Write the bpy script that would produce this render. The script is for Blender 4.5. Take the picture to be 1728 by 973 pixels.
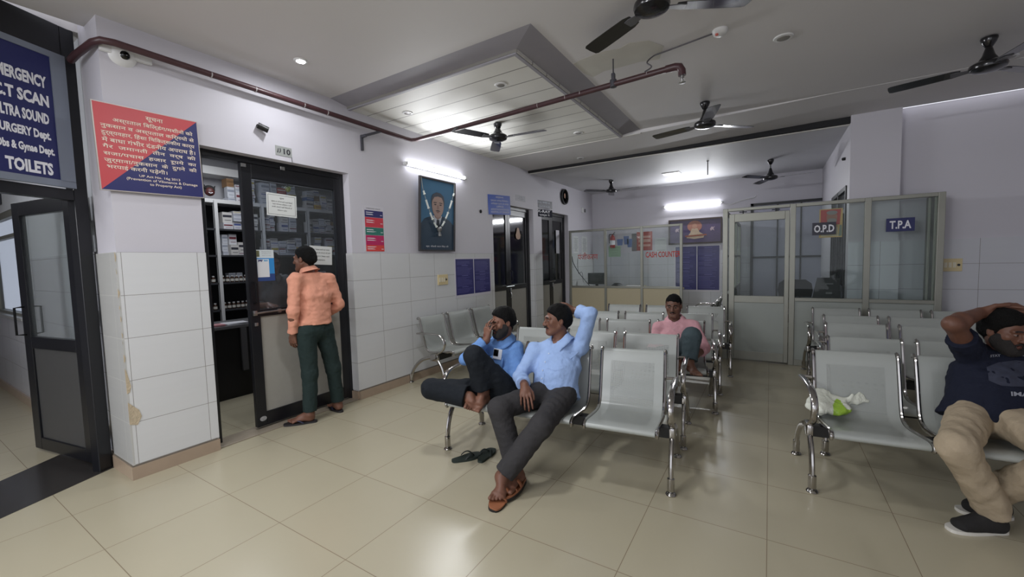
import bpy, bmesh, math, random
import numpy as np
from mathutils import Vector, Matrix, Euler

for _o in list(bpy.data.objects):
    bpy.data.objects.remove(_o)
SC = bpy.context.scene
COL = SC.collection
PI = math.pi
rnd = random.Random(11)

# ------------------------------------------------------------------ camera
def build_camera():
    w, p, r = -0.55767564, 0.06540942, 0.02655997
    f = Vector((math.sin(w)*math.cos(p), math.cos(w)*math.cos(p), -math.sin(p)))
    rt = Vector((math.cos(w), -math.sin(w), 0))
    dn = f.cross(rt)
    rx = math.cos(r)*rt + math.sin(r)*dn
    dy = -math.sin(r)*rt + math.cos(r)*dn
    M = Matrix((rx, -dy, -f)).transposed().to_4x4()
    M.translation = (3.82117, -0.99286, 1.475)
    cd = bpy.data.cameras.new('camera'); co = bpy.data.objects.new('camera', cd)
    COL.objects.link(co); co.matrix_world = M
    cd.sensor_fit = 'HORIZONTAL'; cd.sensor_width = 36.0
    cd.lens = 36.0*698.86/1728.0
    cd.clip_start = 0.03; cd.clip_end = 100
    SC.camera = co
build_camera()

# ------------------------------------------------------------------ world, lamps, exposure
SC.view_settings.view_transform = 'Standard'
SC.view_settings.look = 'None'
SC.view_settings.gamma = 1.0
SC.view_settings.use_curve_mapping = False
SC.view_settings.exposure = 0.18
WO = bpy.data.worlds.new('world'); SC.world = WO; WO.use_nodes = True
WO.node_tree.nodes['Background'].inputs['Color'].default_value = (0.90, 0.92, 1.0, 1)
WO.node_tree.nodes['Background'].inputs['Strength'].default_value = 1.15

def area_lamp(name, loc, target, sx, sy, power, col=(1, 1, 1), spread=PI):
    l = bpy.data.lights.new(name, 'AREA'); l.shape = 'RECTANGLE'; l.size = sx; l.size_y = sy
    l.energy = power; l.color = col; l.spread = spread
    o = bpy.data.objects.new(name, l); COL.objects.link(o)
    o.location = loc
    d = Vector(target)-Vector(loc)
    o.rotation_euler = d.to_track_quat('-Z', 'Y').to_euler()
    return o
# the hall behind the camera: ceiling tube fittings and downlights out of frame, plus an added fill lamp
area_lamp('hall_tube', (1.7, -1.6, 3.12), (1.7, -1.55, 0), 1.2, 0.25, 40, (0.96, 0.97, 1.0))
area_lamp('front_fill_lamp', (1.2, -4.8, 2.5), (1.5, 0, 2.35), 1.2, 0.12, 70, (0.95, 0.97, 1.0))  # added frontal fill from behind the camera, brightens the bench backs
area_lamp('hall_tube', (2.2, 0.75, 3.15), (2.2, 0.76, 0), 0.25, 0.25, 20, (0.95, 0.97, 1.0))
area_lamp('corridor_tube', (-2.2, -1.0, 2.6), (-2.2, -0.2, 0), 1.2, 0.2, 7, (0.95, 0.97, 1.0))
area_lamp('pharmacy_tube', (-1.2, 1.3, 2.85), (-1.5, 1.35, 0), 0.3, 1.2, 18, (0.93, 0.96, 1.0))

# ------------------------------------------------------------------ helpers
def lin(c):
    if isinstance(c, str):
        c = c.lstrip('#'); c = [int(c[i:i+2], 16)/255 for i in (0, 2, 4)]
    return tuple((x/12.92 if x <= 0.04045 else ((x+0.055)/1.055)**2.4) for x in c)+(1.0,)

MATS = {}
def mat(name, col, rough=0.5, metal=0.0, noise=0.0, nscale=8.0, spec=0.5, bump=0.0, bscale=60.0, emit=0.0, coat=0.0):
    if name in MATS: return MATS[name]
    m = bpy.data.materials.new(name); m.use_nodes = True
    nt = m.node_tree; b = nt.nodes['Principled BSDF']
    c = lin(col)
    b.inputs['Base Color'].default_value = c
    b.inputs['Roughness'].default_value = rough
    b.inputs['Metallic'].default_value = metal
    b.inputs['Specular IOR Level'].default_value = spec
    b.inputs['Coat Weight'].default_value = coat
    if emit:
        b.inputs['Emission Color'].default_value = c
        b.inputs['Emission Strength'].default_value = emit
    if noise or bump:
        tc = nt.nodes.new('ShaderNodeTexCoord')
        if noise:
            n = nt.nodes.new('ShaderNodeTexNoise'); n.inputs['Scale'].default_value = nscale
            n.inputs['Detail'].default_value = 4
            nt.links.new(tc.outputs['Object'], n.inputs['Vector'])
            mx = nt.nodes.new('ShaderNodeMix'); mx.data_type = 'RGBA'
            mx.inputs['A'].default_value = tuple(max(0, x*(1-noise)) for x in c[:3])+(1,)
            mx.inputs['B'].default_value = tuple(min(1, x*(1+noise)) for x in c[:3])+(1,)
            nt.links.new(n.outputs['Fac'], mx.inputs['Factor'])
            nt.links.new(mx.outputs['Result'], b.inputs['Base Color'])
        if bump:
            n2 = nt.nodes.new('ShaderNodeTexNoise'); n2.inputs['Scale'].default_value = bscale
            n2.inputs['Detail'].default_value = 3
            nt.links.new(tc.outputs['Object'], n2.inputs['Vector'])
            bp = nt.nodes.new('ShaderNodeBump'); bp.inputs['Strength'].default_value = bump
            bp.inputs['Distance'].default_value = 0.01
            nt.links.new(n2.outputs['Fac'], bp.inputs['Height'])
            nt.links.new(bp.outputs['Normal'], b.inputs['Normal'])
    MATS[name] = m
    return m

def grid_mat(name, col, line, axes, size, off, lw, rough=0.2, var=0.03, streak=None, bump=True, spec=0.5):
    """tiles: world axes (two letters), tile sizes, offsets, joint width"""
    if name in MATS: return MATS[name]
    m = bpy.data.materials.new(name); m.use_nodes = True
    nt = m.node_tree; N = nt.nodes; Lk = nt.links
    b = N['Principled BSDF']; b.inputs['Roughness'].default_value = rough
    b.inputs['Specular IOR Level'].default_value = spec
    g = N.new('ShaderNodeNewGeometry'); s = N.new('ShaderNodeSeparateXYZ'); Lk.new(g.outputs['Position'], s.inputs[0])
    def M(op, a, bb=None):
        n = N.new('ShaderNodeMath'); n.operation = op
        for i, v in enumerate((a, bb)):
            if v is None: continue
            if isinstance(v, (int, float)): n.inputs[i].default_value = v
            else: Lk.new(v, n.inputs[i])
        return n.outputs[0]
    masks = []; ids = []
    for ax, sz, of in zip(axes, size, off):
        if sz <= 0: continue
        t = M('DIVIDE', M('SUBTRACT', s.outputs['XYZ'.index(ax)], of), sz)
        fl = M('FLOOR', t); ids.append(fl)
        fr = M('ABSOLUTE', M('SUBTRACT', M('SUBTRACT', t, fl), 0.5))
        masks.append(M('GREATER_THAN', fr, 0.5-lw/sz))
    mk = masks[0]
    for x in masks[1:]: mk = M('MAXIMUM', mk, x)
    cb = N.new('ShaderNodeCombineXYZ')
    for i, x in enumerate(ids): Lk.new(x, cb.inputs[i])
    wn = N.new('ShaderNodeTexWhiteNoise'); Lk.new(cb.outputs[0], wn.inputs['Vector'])
    nz = N.new('ShaderNodeTexNoise'); nz.inputs['Detail'].default_value = 5
    mp = N.new('ShaderNodeMapping'); Lk.new(g.outputs['Position'], mp.inputs['Vector'])
    mp.inputs['Scale'].default_value = streak or (3, 3, 3)
    Lk.new(mp.outputs[0], nz.inputs['Vector']); nz.inputs['Scale'].default_value = 1.0
    c = lin(col)
    v = M('ADD', M('MULTIPLY', wn.outputs['Value'], var), M('ADD', M('MULTIPLY', nz.outputs['Fac'], var*2.5), 1-var*1.75))
    vm = N.new('ShaderNodeVectorMath'); vm.operation = 'SCALE'; vm.inputs[0].default_value = c[:3]; Lk.new(v, vm.inputs['Scale'])
    mx = N.new('ShaderNodeMix'); mx.data_type = 'RGBA'
    Lk.new(mk, mx.inputs['Factor']); Lk.new(vm.outputs[0], mx.inputs['A']); mx.inputs['B'].default_value = lin(line)
    Lk.new(mx.outputs['Result'], b.inputs['Base Color'])
    if bump:
        bp = N.new('ShaderNodeBump'); bp.inputs['Strength'].default_value = 0.4; bp.inputs['Distance'].default_value = 0.003
        bp.invert = True
        Lk.new(mk, bp.inputs['Height']); Lk.new(bp.outputs['Normal'], b.inputs['Normal'])
    MATS[name] = m
    return m

def glass_mat(name, tint=(0.93, 0.96, 0.95), rough=0.0, haze=0.04, refl=0.5):
    if name in MATS: return MATS[name]
    m = bpy.data.materials.new(name); m.use_nodes = True
    nt = m.node_tree; N = nt.nodes; Lk = nt.links
    N.remove(N['Principled BSDF']); out = N['Material Output']
    tr = N.new('ShaderNodeBsdfTransparent'); tr.inputs[0].default_value = tuple(tint)+(1,)
    gl = N.new('ShaderNodeBsdfGlossy'); gl.inputs['Roughness'].default_value = 0.02; gl.inputs['Color'].default_value = (1, 1, 1, 1)
    df = N.new('ShaderNodeBsdfDiffuse'); df.inputs[0].default_value = (0.7, 0.75, 0.75, 1)
    fr = N.new('ShaderNodeFresnel'); fr.inputs['IOR'].default_value = 1.5
    mu = N.new('ShaderNodeMath'); mu.operation = 'MULTIPLY'; mu.inputs[1].default_value = refl; Lk.new(fr.outputs[0], mu.inputs[0])
    m1 = N.new('ShaderNodeMixShader'); m1.inputs[0].default_value = haze; Lk.new(tr.outputs[0], m1.inputs[1]); Lk.new(df.outputs[0], m1.inputs[2])
    m2 = N.new('ShaderNodeMixShader'); Lk.new(mu.outputs[0], m2.inputs[0]); Lk.new(m1.outputs[0], m2.inputs[1]); Lk.new(gl.outputs[0], m2.inputs[2])
    Lk.new(m2.outputs[0], out.inputs['Surface'])
    MATS[name] = m
    return m

def tag(o, label=None, cat=None, group=None, kind=None):
    if label: o['label'] = label
    if cat: o['category'] = cat
    if group: o['group'] = group
    if kind: o['kind'] = kind
    return o

def rootmat(o):
    M = o.matrix_basis.copy()
    while o.parent:
        o = o.parent; M = o.matrix_basis @ M
    return M

def thing(name, label, cat, loc=(0, 0, 0), rz=0.0, group=None):
    o = bpy.data.objects.new(name, None); COL.objects.link(o)
    o.empty_display_size = 0.1
    o.location = loc; o.rotation_euler = (0, 0, rz)
    return tag(o, label, cat, group)

def obj(name, bm, mats, parent=None, smooth=False, local=False, label=None):
    """link a bmesh (world coordinates unless local) as ONE mesh object"""
    if parent is not None and not local:
        bm.transform(rootmat(parent).inverted())
    me = bpy.data.meshes.new(name); bm.to_mesh(me); bm.free()
    o = bpy.data.objects.new(name, me); COL.objects.link(o)
    for m in (mats if isinstance(mats, (list, tuple)) else [mats]): me.materials.append(m)
    if smooth:
        for p in me.polygons: p.use_smooth = True
        if smooth != 'all':
            try: me.set_sharp_from_angle(angle=math.radians(40))
            except Exception: pass
    if parent is not None: o.parent = parent
    if label: o['label'] = label
    return o

def struct(name, bm, mats, parent=None, smooth=False):
    o = obj(name, bm, mats, parent, smooth)
    if parent is None: o['kind'] = 'structure'
    return o

def nb(): return bmesh.new()

def box(bm, x0, x1, y0, y1, z0, z1, M=None, bev=0.0, mi=0):
    vs = [bm.verts.new((x, y, z)) for x in (x0, x1) for y in (y0, y1) for z in (z0, z1)]
    F = []
    for q in ((0, 1, 3, 2), (4, 6, 7, 5), (0, 4, 5, 1), (2, 3, 7, 6), (0, 2, 6, 4), (1, 5, 7, 3)):
        f = bm.faces.new([vs[i] for i in q]); f.material_index = mi; F.append(f)
    if bev > 0:
        es = list({e for f in F for e in f.edges})
        r = bmesh.ops.bevel(bm, geom=es, offset=bev, segments=2, profile=0.5, affect='EDGES')
        for f in r['faces']: f.material_index = mi
        vs = list({v for f in F if f.is_valid for v in f.verts} | {v for f in r['faces'] for v in f.verts})
    if M is not None:
        bmesh.ops.transform(bm, matrix=M, verts=vs)
    return vs

def frame_axes(d):
    d = Vector(d).normalized()
    a = Vector((0, 0, 1)) if abs(d.z) < 0.95 else Vector((1, 0, 0))
    u = d.cross(a).normalized(); v = d.cross(u).normalized()
    return u, v

def tube(bm, pts, r, seg=8, cap=True, flat=None, mi=0, rs=None, up=None):
    """swept tube along points; flat=(ru,rv) gives elliptic section; rs = radius per point"""
    pts = [Vector(p) for p in pts]; n = len(pts); rings = []
    pu = None
    for i, p in enumerate(pts):
        d = (pts[min(i+1, n-1)]-pts[max(i-1, 0)])
        if d.length < 1e-9: d = Vector((0, 0, 1))
        d.normalize()
        if up is not None:
            u = Vector(up)-d*Vector(up).dot(d)
            u.normalize()
        elif pu is None: u, _ = frame_axes(d)
        else:
            u = pu-d*pu.dot(d)
            if u.length < 1e-6: u, _ = frame_axes(d)
            u.normalize()
        pu = u; v = d.cross(u)
        rr = rs[i] if rs else r
        ru, rv = flat if flat else (rr, rr)
        rings.append([bm.verts.new(p+u*ru*math.cos(2*PI*k/seg)+v*rv*math.sin(2*PI*k/seg)) for k in range(seg)])
    for a, b in zip(rings, rings[1:]):
        for k in range(seg):
            f = bm.faces.new((a[k], a[(k+1) % seg], b[(k+1) % seg], b[k])); f.material_index = mi
    if cap:
        f = bm.faces.new(rings[0][::-1]); f.material_index = mi
        f = bm.faces.new(rings[-1]); f.material_index = mi
    return rings

def cyl(bm, p0, p1, r0, r1=None, seg=16, mi=0):
    return tube(bm, [p0, p1], r0, seg, rs=[r0, r0 if r1 is None else r1], mi=mi)

def lathe(bm, prof, c, seg=24, axis=(0, 0, 1), mi=0):
    """prof: (r, h) list along axis from c"""
    c = Vector(c); d = Vector(axis).normalized(); u, v = frame_axes(d); rings = []
    for r, h in prof:
        r = max(r, 1e-4)
        rings.append([bm.verts.new(c+d*h+u*r*math.cos(2*PI*k/seg)+v*r*math.sin(2*PI*k/seg)) for k in range(seg)])
    for a, b in zip(rings, rings[1:]):
        for k in range(seg):
            f = bm.faces.new((a[k], a[(k+1) % seg], b[(k+1) % seg], b[k])); f.material_index = mi
    f = bm.faces.new(rings[0][::-1]); f.material_index = mi
    f = bm.faces.new(rings[-1]); f.material_index = mi

def prism(bm, pts2, M, t, mi=0):
    """polygon (2-D) extruded by t along local +z, placed by matrix M"""
    lo = [bm.verts.new(M @ Vector((x, y, 0))) for x, y in pts2]
    hi = [bm.verts.new(M @ Vector((x, y, t))) for x, y in pts2]
    f = bm.faces.new(hi); f.material_index = mi
    f = bm.faces.new(lo[::-1]); f.material_index = mi
    n = len(pts2)
    for i in range(n):
        f = bm.faces.new((lo[i], lo[(i+1) % n], hi[(i+1) % n], hi[i])); f.material_index = mi

def ell(cx, cy, rx, ry, n=28, a0=0.0, a1=2*PI):
    full = abs(a1-a0-2*PI) < 1e-6
    return [(cx+rx*math.cos(a0+(a1-a0)*k/(n if full else n-1)), cy+ry*math.sin(a0+(a1-a0)*k/(n if full else n-1))) for k in range(n)]

def basis(o, xa, ya):
    """matrix with origin o, local x = xa, local y = ya, z = x cross y"""
    xa = Vector(xa).normalized(); ya = Vector(ya).normalized(); za = xa.cross(ya).normalized()
    M = Matrix((xa, ya, za)).transposed().to_4x4(); M.translation = Vector(o)
    return M
def on_left(y, z, x=0.0):   # picture plane on the left wall, seen from the room: right = +y
    return basis((x, y, z), (0, 1, 0), (0, 0, 1))
def on_back(x, z, y):       # plane facing -y: right = +x
    return basis((x, y, z), (1, 0, 0), (0, 0, 1))

FNT = None
DEV = {}
def deva(s):
    """put the short-i sign before its consonant cluster, as it is written"""
    o = []
    for c in s:
        if c == '\u093f' and o:
            i = len(o)-1
            while i >= 2 and o[i-1] == '\u094d': i -= 2
            o.insert(i, c)
        else: o.append(c)
    return ''.join(o)

def text_bm(bm, s, M, w=None, h=None, align='CENTER', t=0.0012, mi=0, bold=0.0, shear=0.0):
    """add a line of lettering centred at M's origin, fitted to width w and/or height h"""
    cu = bpy.data.curves.new('t', 'FONT'); cu.body = deva(s); cu.size = 1.0
    cu.extrude = 0.0; cu.offset = bold; cu.resolution_u = 2; cu.shear = shear
    o = bpy.data.objects.new('t', cu); COL.objects.link(o)
    dg = bpy.context.evaluated_depsgraph_get()
    me = bpy.data.meshes.new_from_object(o.evaluated_get(dg))
    b2 = bmesh.new(); b2.from_mesh(me)
    bpy.data.objects.remove(o); bpy.data.curves.remove(cu); bpy.data.meshes.remove(me)
    if not b2.verts: b2.free(); return
    xs = [v.co.x for v in b2.verts]; ys = [v.co.y for v in b2.verts]
    W = max(xs)-min(xs) or 1; H = max(ys)-min(ys) or 1
    sy = (h/H) if h else (w/W); sx = (w/W) if w else sy
    cx = {'CENTER': (max(xs)+min(xs))/2, 'LEFT': min(xs), 'RIGHT': max(xs)}[align]; cy = (max(ys)+min(ys))/2
    mp = {}
    for v in b2.verts: mp[v] = bm.verts.new(M @ Vector(((v.co.x-cx)*sx, (v.co.y-cy)*sy, t)))
    for f in b2.faces:
        try:
            nf = bm.faces.new([mp[v] for v in f.verts]); nf.material_index = mi
        except ValueError: pass
    b2.free()

def Tr(M, x, y, z=0.0): return M @ Matrix.Translation((x, y, z))
# ------------------------------------------------------------------ setting
paint = mat('wall_paint', (0.80, 0.79, 0.82), 0.55, noise=0.025, nscale=1.6, bump=0.04, bscale=20)
ceil_m = mat('ceiling_paint', (0.82, 0.81, 0.81), 0.7, noise=0.05, nscale=0.9, bump=0.03, bscale=12)
grey_band = mat('grey_band_paint', (0.60, 0.59, 0.62), 0.6, noise=0.06, nscale=5)
wall_tile = grid_mat('wall_tile', (0.84, 0.845, 0.85), (0.58, 0.57, 0.56), 'YZ', (0.45, 0.301), (0.02, 0.105), 0.0018, rough=0.12, var=0.02, streak=(3, 2, 26))
wall_tile_x = grid_mat('wall_tile_x', (0.80, 0.805, 0.83), (0.50, 0.49, 0.47), 'XZ', (0.45, 0.301), (0.02, 0.105), 0.0018, rough=0.12, var=0.02, streak=(2, 3, 26))
pil_tile = grid_mat('pillar_tile', (0.75, 0.75, 0.74), (0.80, 0.80, 0.78), 'XZ', (0.30, 0.301), (-0.09, 0.105), 0.003, rough=0.10, var=0.03, streak=(2, 3, 20))
floor_m = grid_mat('floor_tile', (0.695, 0.665, 0.575), (0.53, 0.48, 0.40), 'XY', (0.6, 0.6), (0.225, 0.235), 0.0019, rough=0.26, var=0.025, streak=(2.2, 2.2, 1), bump=False)
skirt_m = mat('skirting_stone', (0.66, 0.585, 0.51), 0.3, noise=0.10, nscale=9)
skirt_edge = mat('skirting_cement', (0.45, 0.42, 0.38), 0.8, noise=0.25, nscale=14)
black_al = mat('black_aluminium', (0.075, 0.08, 0.10), 0.35, noise=0.15, nscale=6, bump=0.02)
grey_lam = mat('grey_laminate', (0.62, 0.61, 0.58), 0.45, noise=0.06, nscale=18)
dark_lam = mat('dark_laminate', (0.27, 0.27, 0.27), 0.5, noise=0.06, nscale=18)
granite = mat('black_granite', (0.20, 0.19, 0.185), 0.25, noise=0.3, nscale=60)
steel = mat('steel', (0.72, 0.72, 0.72), 0.3, 1.0)
alu = mat('silver_aluminium', (0.58, 0.58, 0.545), 0.42, 0.55, noise=0.08, nscale=7)
cream_lam = mat('cream_laminate', (0.80, 0.755, 0.635), 0.5, noise=0.03, nscale=20)
green_lam = mat('pale_grey_laminate', (0.60, 0.62, 0.60), 0.4, noise=0.03, nscale=14)
clear = glass_mat('clear_glass', (0.93, 0.955, 0.95), haze=0.03, refl=0.45)
smoked = glass_mat('smoked_glass', (0.72, 0.75, 0.79), haze=0.03, refl=0.4)
dusty = glass_mat('dusty_glass', (0.86, 0.89, 0.88), haze=0.02, refl=0.3)
tint_pane = mat('black_tinted_glass', (0.035, 0.04, 0.05), 0.06, spec=0.8)

# floor
b = nb(); box(b, -0.02, 8.5, -5.0, 9.4, -0.10, 0.0); box(b, -8.0, -0.02, -5.0, 9.4, -0.10, 0.0)
struct('floor', b, floor_m)
# granite strip at the entrance and the sill of the pharmacy door
b = nb()
P = [(-0.385, 0.0), (-0.126, -0.601), (0.35, -1.7), (-0.35, -1.7), (-0.843, -0.512), (-1.19, 0.0)]
prism(b, [(x, y) for x, y in P][::-1], Matrix.Translation((0, 0, 0.0)), 0.003)
struct('trim_1', b, granite)
b = nb(); box(b, -0.21, 0.0, 0.53, 1.905, 0.0, 0.012, bev=0.003)
struct('trim_2', b, mat('sill_stone', (0.60, 0.56, 0.50), 0.3, noise=0.1, nscale=12))

# left wall: piers, lintels and the pillar end
DH = 2.455
b = nb()
T = -0.23
def wl(y0, y1, z0, z1): box(b, T, 0.0, y0, y1, z0, z1)
box(b, -0.387, 0.0, 0.0, 0.10, 0, 3.25)                 # pillar end by the entrance
box(b, -0.387, 0.0, 0.10, 0.53, 0, 3.25)
wl(0.53, 1.905, DH, 3.25)
wl(1.905, 4.60, 0, 3.25)
wl(4.60, 5.96, 2.44, 3.25)
wl(5.96, 6.30, 0, 3.25)
wl(6.30, 7.56, 2.46, 3.25)
wl(7.56, 9.40, 0, 3.25)
struct('wall_left', b, paint)
# tiled dado on the left wall, 12 mm proud
b = nb()
for y0, y1 in ((0.0, 0.50), (1.905, 4.58), (5.98, 6.28), (7.58, 9.05)):
    box(b, 0.0, 0.012, y0, y1, 0.10, 1.61)
for y0, y1, f in ((0.50, 0.53, 0), (1.893, 1.905, 0)): box(b, -0.094, 0.012, y0, y1, 0.10, 1.61)
struct('wall_left_tiles', b, wall_tile)
b = nb(); box(b, -0.387, 0.0122, -0.012, 0.0, 0.10, 1.61)
struct('wall_pillar_tiles', b, pil_tile)
b = nb(); box(b, -0.10, 0.0, 5.955, 5.962, 0.1, 1.61)
struct('trim_3', b, wall_tile)
# skirting
b = nb()
for y0, y1 in ((0.0, 0.53), (1.90, 4.58), (5.98, 6.28), (7.58, 9.05)):
    box(b, 0.0, 0.022, y0, y1, 0.0, 0.092)
box(b, -0.387, 0.022, -0.022, 0.0, 0.0, 0.092)
box(b, -0.11, 0.0, 1.88, 1.905, 0.0, 0.092)
struct('baseboard_left', b, skirt_m)
b = nb()
for y0, y1 in ((0.0, 0.515), (1.90, 4.58), (5.98, 6.28)):
    box(b, 0.0, 0.016, y0, y1, 0.092, 0.103)
box(b, -0.387, 0.016, -0.016, 0.0, 0.092, 0.103)
struct('trim_4', b, skirt_edge)
# broken tile corner: exposed plaster
plaster = mat('broken_plaster', (0.74, 0.68, 0.58), 0.9, noise=0.22, nscale=30, bump=0.5, bscale=70)
b = nb()
def chip(pts, y0=0.0):
    n = len(pts)
    lo = [b.verts.new((0.0118, y, z)) for y, z in pts]; hi = [b.verts.new((0.0145, y+rnd.uniform(-.002, .002), z)) for y, z in pts]
    b.faces.new(hi); b.faces.new(lo[::-1])
    for i in range(n): b.faces.new((lo[i], lo[(i+1) % n], hi[(i+1) % n], hi[i]))
chip([(-0.012, 0.40), (0.03, 0.385), (0.055, 0.44), (0.045, 0.49), (0.02, 0.52), (0.0, 0.545), (-0.012, 0.56)])
chip([(-0.012, 0.62), (0.004, 0.63), (0.012, 0.67), (0.006, 0.72), (-0.004, 0.78), (-0.012, 0.80)])
z = 0.84
while z < 1.6:
    l = rnd.uniform(0.015, 0.07); w = rnd.uniform(0.001, 0.006)
    chip([(-0.012, z), (-0.012+w, z+l*.2), (-0.012+w*1.6, z+l*.6), (-0.012, z+l)]); z += l+rnd.uniform(0.02, 0.10)
struct('trim_5', b, plaster)

# ceilings
b = nb()
box(b, -0.25, 8.5, -5.0, 4.72, 3.18, 3.30)
struct('ceiling', b, ceil_m)
plank_m = grid_mat('ceiling_plank', (0.85, 0.845, 0.82), (0.50, 0.49, 0.47), 'Y', (0.262,), (1.93,), 0.006, rough=0.6, var=0.02, streak=(1, 6, 1))
b = nb(); box(b, 0.0, 2.10, 1.93, 4.72, 3.128, 3.185)
struct('ceiling_planks', b, plank_m)
b = nb()   # sloping grey border of the planked panel
def quad(bm, *ps):
    return bm.faces.new([bm.verts.new(p) for p in ps])
O = [(0, 1.73), (2.345, 1.73), (2.345, 4.72)]; I = [(0, 1.935), (2.09, 1.935), (2.09, 4.72)]
I2 = [(0, 1.965), (2.06, 1.965), (2.06, 4.72)]
for k in (0, 1):
    quad(b, (*O[k], 3.181), (*O[k+1], 3.181), (*I[k+1], 3.150), (*I[k], 3.150))
    quad(b, (*I[k], 3.150), (*I[k+1], 3.150), (*I[k+1], 3.118), (*I[k], 3.118))
    quad(b, (*I[k], 3.118), (*I[k+1], 3.118), (*I2[k+1], 3.118), (*I2[k], 3.118))
    quad(b, (*I2[k], 3.118), (*I2[k+1], 3.118), (*I2[k+1], 3.185), (*I2[k], 3.185))
bmesh.ops.recalc_face_normals(b, faces=b.faces)
struct('trim_6', b, grey_band)
b = nb(); box(b, 0.0, 2.345, 4.72, 5.80, 3.135, 3.30); prism(b, [(2.345, 3.135), (4.4, 3.176), (8.5, 3.176), (8.5, 3.30), (2.345, 3.30)], Matrix(((1, 0, 0, 0), (0, 0, -1, 5.80), (0, 1, 0, 0), (0, 0, 0, 1))), 1.08); bmesh.ops.recalc_face_normals(b, faces=b.faces); struct('ceiling_beam', b, ceil_m)
b = nb(); box(b, 0.0, 2.345, 4.705, 4.735, 3.122, 3.136, bev=0.003)
box(b, 0.0, 4.66, 5.845, 5.885, 3.083, 3.103, bev=0.003); struct('trim_7', b, mat('white_moulding', (0.82, 0.81, 0.79), 0.5))
b = nb(); box(b, 0.0, 4.66, 5.80, 5.845, 3.098, 3.29); struct('trim_8', b, mat('painted_step_shade', (0.16, 0.16, 0.17), 0.9))  # step face coloured dark to stand in for its shade
b = nb(); box(b, 0.0, 4.75, 5.845, 9.4, 3.095, 3.30); struct('ceiling_far', b, mat('far_ceiling_paint', (0.80, 0.80, 0.82), 0.6, noise=0.04, nscale=1.2))
stain = mat('ceiling_putty', (0.76, 0.75, 0.715), 0.8, noise=0.12, nscale=5)
b = nb(); prism(b, [(2.34, 2.49), (2.42, 2.455), (2.54, 2.44), (2.64, 2.43), (2.76, 2.46), (2.85, 2.42), (2.99, 2.47), (3.07, 2.63), (2.99, 2.84), (2.84, 2.79), (2.68, 2.79), (2.52, 2.78), (2.39, 2.84), (2.35, 2.7)], Matrix.Translation((0, 0, 3.1785)), .004); bmesh.ops.recalc_face_normals(b, faces=b.faces); struct('ceiling_patch', b, stain)
# back wall, right wall of the far room, front-facing wall on the right
b = nb(); box(b, -0.2, 4.9, 9.05, 9.3, 0, 3.25); struct('wall_back', b, paint)
b = nb(); box(b, 0.02, 4.66, 9.038, 9.05, 0.1, 1.60); struct('wall_back_tiles', b, wall_tile_x)
b = nb(); box(b, 4.66, 4.90, 7.42, 9.1, 0, 3.2); box(b, 4.66, 4.90, 5.95, 7.42, 2.345, 3.2)
box(b, 4.66, 5.135, 5.75, 5.95, 0, 3.2)
struct('wall_far_right', b, paint)
b = nb(); box(b, 5.135, 8.5, 5.92, 6.1, 0, 3.2); struct('wall_right', b, paint)
b = nb(); box(b, 4.66, 5.147, 5.738, 5.75, 0.1, 1.60); box(b, 5.135, 5.147, 5.75, 5.92, 0.1, 1.6); box(b, 5.147, 8.5, 5.908, 5.92, 0.1, 1.60)
struct('wall_right_tiles', b, wall_tile_x)
b = nb(); box(b, 4.66, 5.157, 5.728, 5.75, 0.0, 0.095); box(b, 5.157, 8.5, 5.898, 5.92, 0.0, 0.095); struct('baseboard_right', b, skirt_m)

b = nb(); box(b, 7.3, 7.5, -5.0, 5.92, 0, 3.2); struct('wall_right_unseen', b, paint)  # unseen wall, added to block ambient light from the right
# corridor beyond the entrance
b = nb()
box(b, -8, -3.5, 0.02, 0.2, 0, 0.99); box(b, -3.05, -0.387, 0.02, 0.2, 0, 3.2); box(b, -8, -3.05, 0.02, 0.2, 2.20, 3.2)
box(b, -3.5, -3.05, 0.02, 0.2, 0, 0.99)
struct('wall_corridor', b, mat('corridor_paint', (0.72, 0.73, 0.75), 0.55, noise=0.03, nscale=2))
b = nb(); box(b, -8, -0.387, 0.008, 0.02, 0.09, 0.97); box(b, -3.0, -0.387, 0.006, 0.02, 0.97, 1.63)
struct('wall_corridor_tiles', b, wall_tile_x)
b = nb(); box(b, -8, -0.387, -0.012, 0.02, 0.0, 0.09); struct('baseboard_corridor', b, skirt_m)
b = nb(); box(b, -8, -3.02, -0.03, 0.05, 0.97, 1.0, bev=0.004); struct('trim_9', b, mat('grey_stone_ledge', (0.62, 0.62, 0.62), 0.3, noise=0.1))
b = nb(); box(b, -8, -7.9, -5, 0.1, 0, 3.2); struct('wall_corridor_end', b, paint)
b = nb(); box(b, -8, -.9, -3.2, -3.0, 0, 3.2); struct('wall_corridor_unseen', b, paint)  # unseen wall, added to keep sky light out of the corridor
# corridor window: aluminium frame and dark glass
wf = alu
w1 = nb()
for x0, x1, z0, z1 in ((-3.14, -3.05, 1.0, 2.2), (-8, -3.05, 2.13, 2.2), (-8, -3.05, 1.0, 1.03), (-4.75, -4.68, 1.0, 2.2), (-6.4, -6.33, 1.0, 2.2), (-8, -3.05, 1.90, 1.94)):
    box(w1, x0, x1, 0.03, 0.08, z0, z1)
wo = struct('window_1', w1, wf)
g = nb(); box(g, -8, -3.1, 0.052, 0.056, 1.0, 2.2); obj('pane', g, smoked, wo)
g = nb(); box(g, -8, -2.6, 1.2, 1.25, 0, 3.2); box(g, -2.62, -2.57, 0.2, 1.25, 0, 3.2); struct('wall_ward', g, mat('ward_paint', (0.70, 0.72, 0.80), 0.6))
# ------------------------------------------------------------------ doors in the left wall
def sroot(name, loc):
    o = bpy.data.objects.new(name, None); COL.objects.link(o); o.location = loc; o['kind'] = 'structure'; o.empty_display_size = 0.1
    return o

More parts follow.
